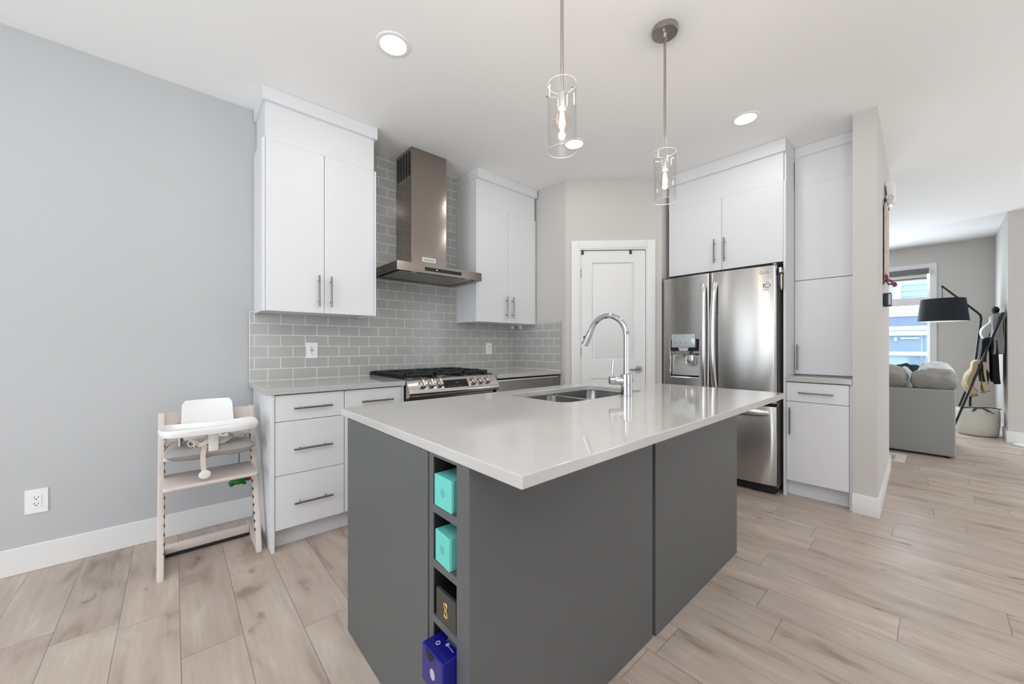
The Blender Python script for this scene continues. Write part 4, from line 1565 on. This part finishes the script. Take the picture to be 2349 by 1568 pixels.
def side_frame(xc):
    y0, zt, yt = 2.592, 0.808, 2.905
    w = 0.060
    # slanted upright
    prof = [(y0, 0.0), (y0 + w * 0.9, 0.0), (y0 + w + 0.030, 0.085), (yt + w * 0.55, zt - 0.02), (yt + w * 0.25, zt), (yt - 0.01, zt - 0.002), (yt - 0.020, zt - 0.02)]
    bm = prism(B(), [prof], xc - TH / 2, xc + TH / 2, 0.004, mtx=YZ)
    return bm


def upright_y(z):
    return 2.592 + (2.885 - 2.592) * z / 0.788


for xc in (LX, RX):
    fr = obj('side_post', side_frame(xc), 'beech', t)
    bm = prism(B(), [[(2.630, 0.0), (3.000, 0.0), (3.012, 0.012), (3.005, 0.040), (2.985, 0.052), (2.700, 0.058), (2.670, 0.085), (2.640, 0.06)]], xc - TH / 2 + 0.001, xc + TH / 2 - 0.001, 0.003, mtx=YZ)
    obj('foot_runner', bm, 'beech', t)
    bm = B()
    s = 1 if xc < 0.1 else -1
    for k in range(14):
        z = 0.115 + k * 0.043
        y = upright_y(z)
        cyl(bm, (xc + s * (TH / 2 - 0.004), y + 0.012, z), (xc + s * (TH / 2 + 0.0025), y + 0.012, z), 0.0115, seg=12)
    obj('groove', bm, 'notch', fr)
    bm = box(B(), xc - TH / 2 + 0.002, xc + TH / 2 - 0.002, 2.594, 2.64, 0.0, 0.006)
    obj('foot_pad', bm, 'black', fr)
ix0, ix1 = LX + TH / 2, RX - TH / 2
bm = box(B(), ix0 + 0.0005, ix1 - 0.0005, 2.862, 2.884, 0.020, 0.070, 0.004)
obj('stretcher', bm, 'beech', t)
bm = box(B(), ix0 + 0.0005, ix1 - 0.0005, 2.858, 2.876, 0.004, 0.019, 0.002)
obj('stretcher_rod', bm, 'black', t)


def plate(y0, y1, z, th=0.018):
    return prism(B(), [rrect(ix0 - 0.006, ix1 + 0.006, y0, y1, 0.02, 5)], z - th, z, 0.005)


obj('foot_plate', plate(2.560, 2.850, 0.470), 'beech', t)
obj('seat_plate', plate(2.640, 2.930, 0.604), 'beech', t)
bm = B()
pillow(bm, (0.159, 2.765, 0.612), (0.386, 0.325, 0.075), n=18, p=7, wr=0.010, seed=3, pinch=0.02)
obj('seat_cushion', bm, 'greyfab', t, smooth=60)
# backrest laths
for z0, z1, y in ((0.735, 0.800, 2.905), (0.640, 0.700, 2.862)):
    bm = B()
    g = []
    for i in range(15):
        u = i / 14
        x = ix0 - 0.004 + (ix1 - ix0 + 0.008) * u
        yy = y + 0.035 * math.sin(PI * u)
        g.append([Vector((x, yy + (z - z0) * 0.35, z)) for z in (z0, (z0 + z1) / 2, z1)])
    sheet(bm, g, 0.012)
    obj('back_lath', bm, 'beech', t, smooth=50)
# white baby-set backrest
bm = B()
g = []
for i in range(13):
    u = i / 12
    row = []
    for j in range(11):
        v = j / 10
        z = 0.640 + (0.864 - 0.640) * v
        hw = 0.117 + 0.008 * (1 - v)
        e = max(0, (v - 0.88) / 0.12)
        hw -= 0.014 * e * e
        x = 0.154 + (2 * u - 1) * hw
        yy = 2.840 + 0.36 * (z - 0.64) + 0.014 * (1 - (2 * u - 1) ** 2)
        row.append(Vector((x, yy, z)))
    g.append(row)
sheet(bm, g, 0.010)
obj('baby_back', bm, 'plastic', t, smooth=50)
bm = prism(B(), [[(2.700, 0.610), (2.850, 0.640), (2.880, 0.680), (2.840, 0.705), (2.760, 0.690), (2.680, 0.655)]], 0.020, 0.028, 0.003, mtx=YZ)
obj('baby_rail', bm, 'plastic', t)
# tray
bm = B()


def tray_outline(k, inset=0.0):
    pts = []
    n = 64
    for i in range(n):
        a = 2 * PI * i / n
        c, s = math.cos(a), math.sin(a)
        ex = 0.42
        x = (0.212 - inset) * math.copysign(abs(c) ** ex, c)
        y = (0.138 - inset) * math.copysign(abs(s) ** 0.55, s)
        if y > 0:
            y *= 1.0 - 0.55 * (1 - min(1, abs(x) / 0.20) ** 2)
        pts.append((0.152 + x, 2.640 + y, k))
    return pts


loops = [tray_outline(0.722, 0.03), tray_outline(0.726, 0.010), tray_outline(0.752, 0.0), tray_outline(0.762, 0.004), tray_outline(0.762, 0.014), tray_outline(0.740, 0.032)]
rings = [[bm.verts.new(p) for p in lp] for lp in loops]
for a, b in zip(rings, rings[1:]):
    for i in range(len(a)):
        bm.faces.new((a[i], a[(i + 1) % len(a)], b[(i + 1) % len(a)], b[i]))
for rg in (rings[0], rings[-1]):
    c = bm.verts.new(sum((v.co for v in rg), Vector()) / len(rg))
    for i in range(len(rg)):
        bm.faces.new((rg[i], rg[(i + 1) % len(rg)], c))
tr = obj('tray', bm, 'plastic', t, smooth=50)
bm = box(B(), 0.140, 0.184, 2.600, 2.618, 0.618, 0.730, 0.004)
obj('tray_post', bm, 'strapw', tr)
# harness
bm = B()


def ribbon(pts, w, nrm):
    g = []
    pts = [Vector(p) for p in pts]
    for i, p in enumerate(pts):
        d = (pts[min(i + 1, len(pts) - 1)] - pts[max(i - 1, 0)]).normalized()
        s = d.cross(Vector(nrm)).normalized() * w / 2
        g.append([p - s, p, p + s])
    return g


def spline(pts, n=6):
    pts = [Vector(p) for p in pts]
    out = []
    for i in range(len(pts) - 1):
        p0, p1, p2, p3 = pts[max(i - 1, 0)], pts[i], pts[i + 1], pts[min(i + 2, len(pts) - 1)]
        for k in range(n):
            u = k / n
            out.append(0.5 * ((2 * p1) + (p2 - p0) * u + (2 * p0 - 5 * p1 + 4 * p2 - p3) * u * u + (3 * p1 - p0 - 3 * p2 + p3) * u ** 3))
    out.append(pts[-1])
    return out


N_ = (0, -1, 0.2)
for pts in ([(0.06, 2.80, 0.668), (0.075, 2.70, 0.672), (0.105, 2.63, 0.655), (0.135, 2.61, 0.672), (0.150, 2.63, 0.690)],
            [(0.24, 2.80, 0.672), (0.255, 2.70, 0.690), (0.235, 2.64, 0.676), (0.200, 2.62, 0.660), (0.165, 2.63, 0.668)],
            [(0.03, 2.80, 0.662), (0.060, 2.68, 0.690), (0.110, 2.64, 0.700), (0.150, 2.64, 0.694)],
            [(0.21, 2.80, 0.672), (0.225, 2.67, 0.706), (0.262, 2.64, 0.694), (0.292, 2.66, 0.672), (0.310, 2.76, 0.662)]):
    sheet(bm, ribbon(spline(pts), 0.022, N_), 0.002)
hr = obj('harness', bm, 'strap', t, smooth=50)
bm = B()
sheet(bm, ribbon(spline([(0.128, 2.618, 0.652), (0.120, 2.600, 0.630), (0.116, 2.592, 0.590), (0.118, 2.586, 0.545), (0.122, 2.582, 0.512), (0.124, 2.578, 0.498)]), 0.022, (0, -1, 0)), 0.002)
obj('crotch_strap', bm, 'strap', hr, smooth=50)
bm = B()
prism(bm, [[(0.123 + 0.027 * math.cos((a + .5) * PI / 4), 0.507 + 0.024 * math.sin((a + .5) * PI / 4)) for a in range(8)]], 2.566, 2.576, 0.002, mtx=XZ)
obj('buckle', bm, 'strapw', hr)
bm = B()
for x, z in ((0.070, 0.668), (0.095, 0.652)):
    tube(bm, [(x + 0.013 * math.cos(a * PI / 6), 2.632, z + 0.017 * math.sin(a * PI / 6)) for a in range(12)], 0.003, 8, closed=True)
obj('strap_slider', bm, 'strapw', hr)

# hanging turtle toy
t = thing('turtle_toy', 'green turtle toy hanging on a black cord behind the high chair footplate', 'toy', (0.305, 2.888, 0.35))
bm = B()
tube(bm, [(0.305, 2.888, 0.585), (0.304, 2.888, 0.48), (0.305, 2.888, 0.378)], 0.0022, 8)
tube(bm, [(0.305 + 0.005 * math.cos(a * PI / 6), 2.888, 0.572 + 0.006 * math.sin(a * PI / 6)) for a in range(12)], 0.0018, 6, closed=True)
obj('cord', bm, 'black', t)
bm = lathe(B(), [(0, -0.020), (0.030, -0.018), (0.042, -0.006), (0.044, 0.002), (0.036, 0.020), (0.020, 0.031), (0, 0.034)], (0.300, 2.888, 0.350), 24)
obj('shell', bm, 'toygreen', t, smooth=60)
bm = B()
pillow(bm, (0.352, 2.880, 0.352), (0.030, 0.026, 0.026), n=6, wr=0)
obj('head', bm, 'toyred', t, smooth=60)
for dx, dy in ((-0.036, -0.026), (0.028, -0.030), (-0.036, 0.026), (0.026, 0.028)):
    bm = B()
    pillow(bm, (0.300 + dx, 2.888 + dy, 0.335), (0.026, 0.022, 0.016), n=6, wr=0)
    obj('flipper', bm, 'toygreen', t, smooth=60)

# ================================================================== PARTITION WALL ITEMS
t = thing('door_chime', 'white rounded chime box high on the end wall, behind the cloth banner', 'chime', (4.42, 0.255, 2.36))
bm = prism(B(), [rrect(0.226, 0.2838, 2.355, 2.530, 0.022, 5)], 4.36, 4.52, 0.006, mtx=YZ)
obj('housing', bm, 'plastic', t)
bm = B()
for r in (0.010, 0.017):
    tube(bm, [(4.3595, 0.249 + r * math.cos(a * PI / 12), 2.390 + 1.3 * r * math.sin(a * PI / 12)) for a in range(24)], 0.002, 6, closed=True)
obj('sound_ring', bm, 'nickel_l', t)
t = thing('wall_banner', 'beige cloth banner on a dark red dowel hanging on the end wall', 'wall hanging', (4.30, 0.27, 1.70))
bm = B()
cyl(bm, (4.16, 0.268, 2.330), (4.42, 0.268, 2.312), 0.0095, seg=14)
rod = obj('dowel', bm, 'redwood', t)
bm = B()
tube(bm, [(4.17, 0.266, 2.335), (4.24, 0.270, 2.440), (4.30, 0.274, 2.478), (4.36, 0.272, 2.42), (4.41, 0.266, 2.320)], 0.0025, 6)
obj('cord', bm, 'black', rod)
bm = B()
g = []
for i in range(15):
    x = 4.18 + 0.22 * i / 14
    g.append([Vector((x, 0.263 + 0.010 * noise.noise(Vector((x * 14, j * 0.45, 2.0))) + 0.002 * (j % 2), 2.325 - 0.63 * j / 24)) for j in range(25)])
sheet(bm, g, 0.004)
obj('banner_cloth', bm, 'linen', t, smooth=50)
bm = B()
cyl(bm, (4.165, 0.262, 1.695), (4.42, 0.262, 1.690), 0.007, seg=12)
dow = obj('dowel', bm, 'redwood', t)
for pts in ([(4.17, 0.255, 1.70), (4.165, 0.270, 1.725), (4.163, 0.262, 1.735), (4.17, 0.256, 1.71)],
            [(4.17, 0.255, 1.70), (4.168, 0.236, 1.690), (4.170, 0.226, 1.672), (4.172, 0.224, 1.655)],
            [(4.17, 0.262, 1.70), (4.165, 0.278, 1.680), (4.165, 0.281, 1.668)],
            [(4.40, 0.255, 1.69), (4.41, 0.228, 1.700), (4.42, 0.222, 1.680), (4.415, 0.240, 1.675)]):
    bm = sheet(B(), ribbon(spline(pts, 5), 0.016, (1, 0, 0)), 0.003)
    obj('ribbon', bm, 'ribbon', dow, smooth=50)
t = thing('wall_thermostat', 'small dark device with pale screen on the end wall below the banner', 'thermostat', (4.24, 0.255, 1.50))
bm = prism(B(), [rrect(0.236, 0.279, 1.495, 1.600, 0.004, 3)], 4.18, 4.27, 0.004, mtx=YZ)
dv = obj('housing', bm, 'darkblue', t)
bm = prism(B(), [rrect(0.238, 0.2505, 1.506, 1.590, 0.002, 3)], 4.1785, 4.1805, mtx=YZ)
obj('screen', bm, 'screen', dv)

# ================================================================== LIVING ROOM
t = thing('sofa', 'grey upholstered sofa with its back to the kitchen beyond the wall end', 'sofa', (6.6, 0.9, 0))
bm = box(B(), 6.062, 6.22, -0.134, 2.30, 0.022, 0.715, 0.012, 3)
obj('back_panel', bm, 'sofa', t)
bm = box(B(), 6.22, 7.12, -0.134, 0.04, 0.022, 0.60, 0.015, 3)
obj('arm', bm, 'sofa', t)
bm = box(B(), 6.22, 7.12, 0.0405, 2.30, 0.022, 0.30, 0.012, 2)
obj('base', bm, 'sofa', t)
bm = B()
for y0, y1 in ((0.042, 1.15), (1.17, 2.29)):
    pillow(bm, (6.70, (y0 + y1) / 2, 0.385), (0.92, y1 - y0, 0.19), n=12, p=8, wr=0.01, seed=5, pinch=0.01)
obj('seat_cushion', bm, 'sofa', t, smooth=60)
bm = B()
for x in (6.11, 7.05):
    for y in (-0.08, 2.24):
        cyl(bm, (x, y, 0.0), (x, y, 0.023), 0.022, 0.026, 12)
obj('foot', bm, 'black', t)

bm = pillow(B(), (6.255, 0.020, 0.808), (0.33, 0.36, 0.21), (math.radians(-4), math.radians(-14), math.radians(2)), n=20, p=3.2, wr=0.035, seed=2, pinch=0.08)
tag(obj('sofa_cushion', bm, 'cushion', loc=(6.25, 0.02, 0.72), smooth=60), 'plump grey back cushion over the sofa corner nearest the floor lamp', 'cushion', 'loose cushions on the sofa')
bm = pillow(B(), (6.25, 0.52, 0.832), (0.34, 0.62, 0.24), (math.radians(3), math.radians(-14), 0), n=20, p=5.0, wr=0.02, seed=9, pinch=0.04)
tag(obj('sofa_cushion', bm, 'cushion', loc=(6.25, 0.5, 0.72), smooth=60), 'grey back cushion partly hidden by the wall end', 'cushion', 'loose cushions on the sofa')
bm = pillow(B(), (6.67, 0.005, 0.800), (0.46, 0.32, 0.36), (math.radians(-8), math.radians(6), math.radians(4)), n=22, p=2.4, wr=0.06, seed=12, pinch=0.10)
tag(obj('throw_blanket', bm, 'throw', loc=(6.66, 0.0, 0.6), smooth=60), 'pale rumpled throw heaped highest on the sofa arm by the floor lamp', 'blanket', 'loose cushions on the sofa')
bm = pillow(B(), (6.56, 0.275, 0.700), (0.30, 0.18, 0.42), (math.radians(8), math.radians(4), 0), n=18, p=2.6, wr=0.05, seed=21)
tag(obj('throw_pillow', bm, 'throw', loc=(6.56, 0.26, 0.55), smooth=60), 'pale rumpled pillow between the two grey back cushions', 'pillow', 'loose cushions on the sofa')
bm = pillow(B(), (7.02, 0.250, 0.710), (0.20, 0.36, 0.44), (math.radians(6), 0, 0), n=16, p=3, wr=0.05, seed=30)
tag(obj('throw_pillow', bm, 'tealdk', loc=(6.98, 0.2, 0.55), smooth=60), 'dark teal patterned pillow behind the pale throw on the sofa', 'pillow', 'loose cushions on the sofa')


def stripe_mat():
    s = NT('patterned pillow fabric')
    w = s.node('ShaderNodeTexWave', wave_type='BANDS')
    w.inputs['Scale'].default_value = 16
    w.inputs['Distortion'].default_value = 6
    s.link(s.coords(), w.inputs['Vector'])
    s.link(s.ramp(w.outputs[1], [(0.10, rgb(70, 66, 62)), (0.28, rgb(214, 208, 198))]), s.b.inputs['Base Color'])
    s.set(Roughness=0.9)
    return s.m


M['pattern'] = stripe_mat()
bm = pillow(B(), (6.78, 0.560, 0.720), (0.22, 0.30, 0.46), (math.radians(-4), 0, 0), n=16, p=3, wr=0.04, seed=41)
tag(obj('throw_pillow', bm, 'pattern', loc=(6.8, 0.45, 0.55), smooth=60), 'cream pillow with dark leaf stripes below the window beside the wall end', 'pillow', 'loose cushions on the sofa')

# floor register
t = thing('floor_register', 'pale flat floor register at the foot of the wall end by the sofa', 'floor vent', (5.72, 0.33, 0))
bm = box(B(), 5.50, 5.935, 0.214, 0.44, 0.0, 0.006, 0.002, 1)
obj('plate', bm, 'register', t)
bm = B()
for k in range(5):
    box(bm, 5.56 + k * 0.05, 5.585 + k * 0.05, 0.29, 0.40, 0.006, 0.0068)
obj('slot', bm, 'greyink', t, smooth=0)
bm = lathe(B(), [(0, 0), (0.13, 0), (0.135, 0.010), (0.12, 0.020), (0, 0.024)], (7.50, -0.742, 0.0), 36)
tag(obj('floor_disc', bm, 'plastic', loc=(7.5, -0.742, 0)), 'flat white round disc on the floor by the hall baseboard', 'disc')

# floor lamp
LXX = 8.55
sc_ = LXX / 8.5
t = thing('floor_lamp', 'black arc floor lamp with a wide black drum shade', 'floor lamp', (LXX, -0.33, 0))
bm = lathe(B(), [(0, 0), (0.13, 0), (0.135, 0.006), (0.13, 0.018), (0.02, 0.022), (0, 0.022)], (LXX, -0.35, 0), 32)
obj('base', bm, 'blackmetal', t)
bm = B()
apex = Vector((LXX, -0.06, 2.064))
tube(bm, [(LXX, -0.318, 0.02), (LXX, -0.324, 0.40), (LXX, -0.378, 1.02), (LXX, -0.418, 1.50), (LXX, -0.424, 1.57), (LXX, -0.415, 1.62), (LXX, -0.385, 1.665), (LXX, -0.22, 1.87), apex], 0.013, 12)
obj('pole', bm, 'blackmetal', t, smooth=60)
bm = B()
cyl(bm, apex + Vector((0, 0.004, 0.0)), (LXX, -0.06, 1.865), 0.005, seg=8)
cyl(bm, apex + Vector((0, -0.01, 0.004)), apex + Vector((0, 0.014, -0.004)), 0.014, seg=10)
obj('hanger', bm, 'blackmetal', t)
bm = lathe(B(), [(0.228, 1.878), (0.262, 1.545), (0.259, 1.545), (0.225, 1.878), (0.228, 1.878)], (LXX, -0.062, 0), 48)
sh = obj('lamp_shade', bm, 'shade', t, smooth=50)
bm = lathe(B(), [(0.2245, 1.877), (0.2585, 1.546), (0.2575, 1.546), (0.2235, 1.877), (0.2245, 1.877)], (LXX, -0.062, 0), 48)
obj('shade_lining', bm, 'shade_in', sh, smooth=50)
bm = lathe(B(), [(0, 1.546), (0.2575, 1.546), (0.2575, 1.550), (0, 1.550)], (LXX, -0.062, 0), 48)
obj('shade_diffuser', bm, 'shade_in', sh, smooth=50)
bm = B()
for k in range(3):
    a = k * 2 * PI / 3
    cyl(bm, (LXX, -0.062, 1.865), (LXX + 0.2265 * math.cos(a), -0.062 + 0.2265 * math.sin(a), 1.868), 0.003, seg=6)
obj('shade_spider', bm, 'blackmetal', sh)

# blanket ladder
t = thing('blanket_ladder', 'black blanket ladder leaning against the living room wall', 'ladder', (8.0, -0.35, 0))
TOPZ, YT, YB = 1.60, -0.555, -0.125


def lad_y(z):
    return YB + (YT - YB) * z / TOPZ


for x in (7.72, 8.26):
    bm = B()
    tube(bm, [(x, lad_y(0.0), 0.0), (x, lad_y(0.8), 0.8), (x, lad_y(TOPZ), TOPZ)], 0.0115, 12)
    obj('rail', bm, 'blackmetal', t)
for z in (1.535, 1.225, 0.93):
    bm = B()
    cyl(bm, (7.72, lad_y(z), z), (8.26, lad_y(z), z), 0.011, seg=12)
    obj('rung', bm, 'blackmetal', t)


def drape(x0, x1, z, front, back, bulge, wr, seed, th=0.022, nx=14, wob=0.05):
    """cloth hung over a rung at height z"""
    yc = lad_y(z)
    g = []
    for i in range(nx + 1):
        x = x0 + (x1 - x0) * i / nx
        row = []
        f = front + wob * noise.noise(Vector((x * 6, seed, 0.3)))
        b = back + wob * noise.noise(Vector((x * 6, seed, 4.3)))
        path = []
        n = 10
        for k in range(n + 1):
            u = k / n
            path.append((yc + 0.030 + bulge * math.sin(PI * min(1, u * 1.2)) * 0.6 + 0.01, z - f * (1 - u) + 0.0))
        for k in range(1, 8):
            a = PI * k / 8
            path.append((yc + 0.036 * math.cos(a) + 0.004 * (1 - k / 8), z + 0.030 * math.sin(a) + 0.012))
        for k in range(1, n + 1):
            u = k / n
            path.append((max(yc - 0.034 - 0.02 * u, -0.545 + 0.01 * (1 - u)), z - b * u))
        for k, (y, zz) in enumerate(path):
            q = Vector((x * 9, seed * 2.3 + k * 0.12, zz * 3))
            hang = min(1.0, max(0, (z - zz) / 0.12))
            row.append(Vector((x, max(y + wr * hang * noise.noise(q), -0.558), zz)))
        g.append(row)
    return sheet(B(), g, th)


Gb = 'blankets on the black ladder'
tag(obj('blanket', drape(8.02, 8.23, 1.535, 0.34, 0.30, 0.13, 0.03, 1, th=0.05), 'whiteknit', loc=(8.12, -0.5, 1.2), smooth=60), 'off-white blanket folded over the top rung of the black ladder', 'blanket', Gb)
tag(obj('blanket', drape(7.75, 7.96, 1.535, 0.46, 0.44, 0.0, 0.02, 2, th=0.045), 'greyknit', loc=(7.85, -0.53, 1.1), smooth=60), 'grey knitted blanket over the top rung of the black ladder', 'blanket', Gb)
tag(obj('blanket', drape(7.75, 8.22, 1.225, 0.50, 0.50, 0.02, 0.02, 3, th=0.05), 'blackfab', loc=(7.98, -0.45, 0.75), smooth=60), 'black blanket over the middle rung of the black ladder', 'blanket', Gb)
tag(obj('blanket', drape(7.75, 8.22, 0.93, 0.36, 0.34, 0.09, 0.05, 4, th=0.045, wob=0.12), 'beige', loc=(7.98, -0.37, 0.6), smooth=60), 'beige blanket bunched over the lowest rung of the black ladder', 'blanket', Gb)
bm = B()
pillow(bm, (7.90, -0.508, 1.640), (0.26, 0.060, 0.080), n=10, wr=0.02, seed=3)
tag(obj('black_cap', bm, 'blackfab', loc=(7.9, -0.52, 1.58), smooth=60), 'small black cap resting on top of the grey blanket at the ladder top', 'cap')

# basket with black ties
t = thing('storage_basket', 'round off-white felt basket with black ties under the ladder', 'basket', (8.0, -0.365, 0))
bx, by = 8.0, -0.365
bm = lathe(B(), [(0, 0.004), (0.165, 0.004), (0.178, 0.018), (0.190, 0.15), (0.190, 0.30), (0.186, 0.345), (0.180, 0.350), (0.175, 0.345), (0.178, 0.20), (0.160, 0.020), (0, 0.018)], (bx, by, 0), 44)
obj('body', bm, 'felt', t, smooth=50)
bm = B()
sheet(bm, ribbon(spline([(bx - 0.13, by + 0.14, 0.356), (bx - 0.08, by + 0.06, 0.366), (bx - 0.02, by - 0.02, 0.362), (bx + 0.03, by - 0.10, 0.366), (bx - 0.02, by - 0.19, 0.360)], 5), 0.05, (0, 0, 1)), 0.006)
sheet(bm, ribbon(spline([(bx - 0.10, by + 0.00, 0.360), (bx - 0.16, by - 0.04, 0.368), (bx - 0.196, by - 0.09, 0.34), (bx - 0.200, by - 0.13, 0.315)], 5), 0.025, (0, 0, 1)), 0.006)
sheet(bm, ribbon(spline([(bx - 0.10, by + 0.00, 0.362), (bx - 0.17, by + 0.02, 0.368), (bx - 0.203, by + 0.04, 0.34), (bx - 0.205, by + 0.06, 0.320)], 5), 0.025, (0, 0, 1)), 0.006)
obj('tie', bm, 'blackfab', t, smooth=50)
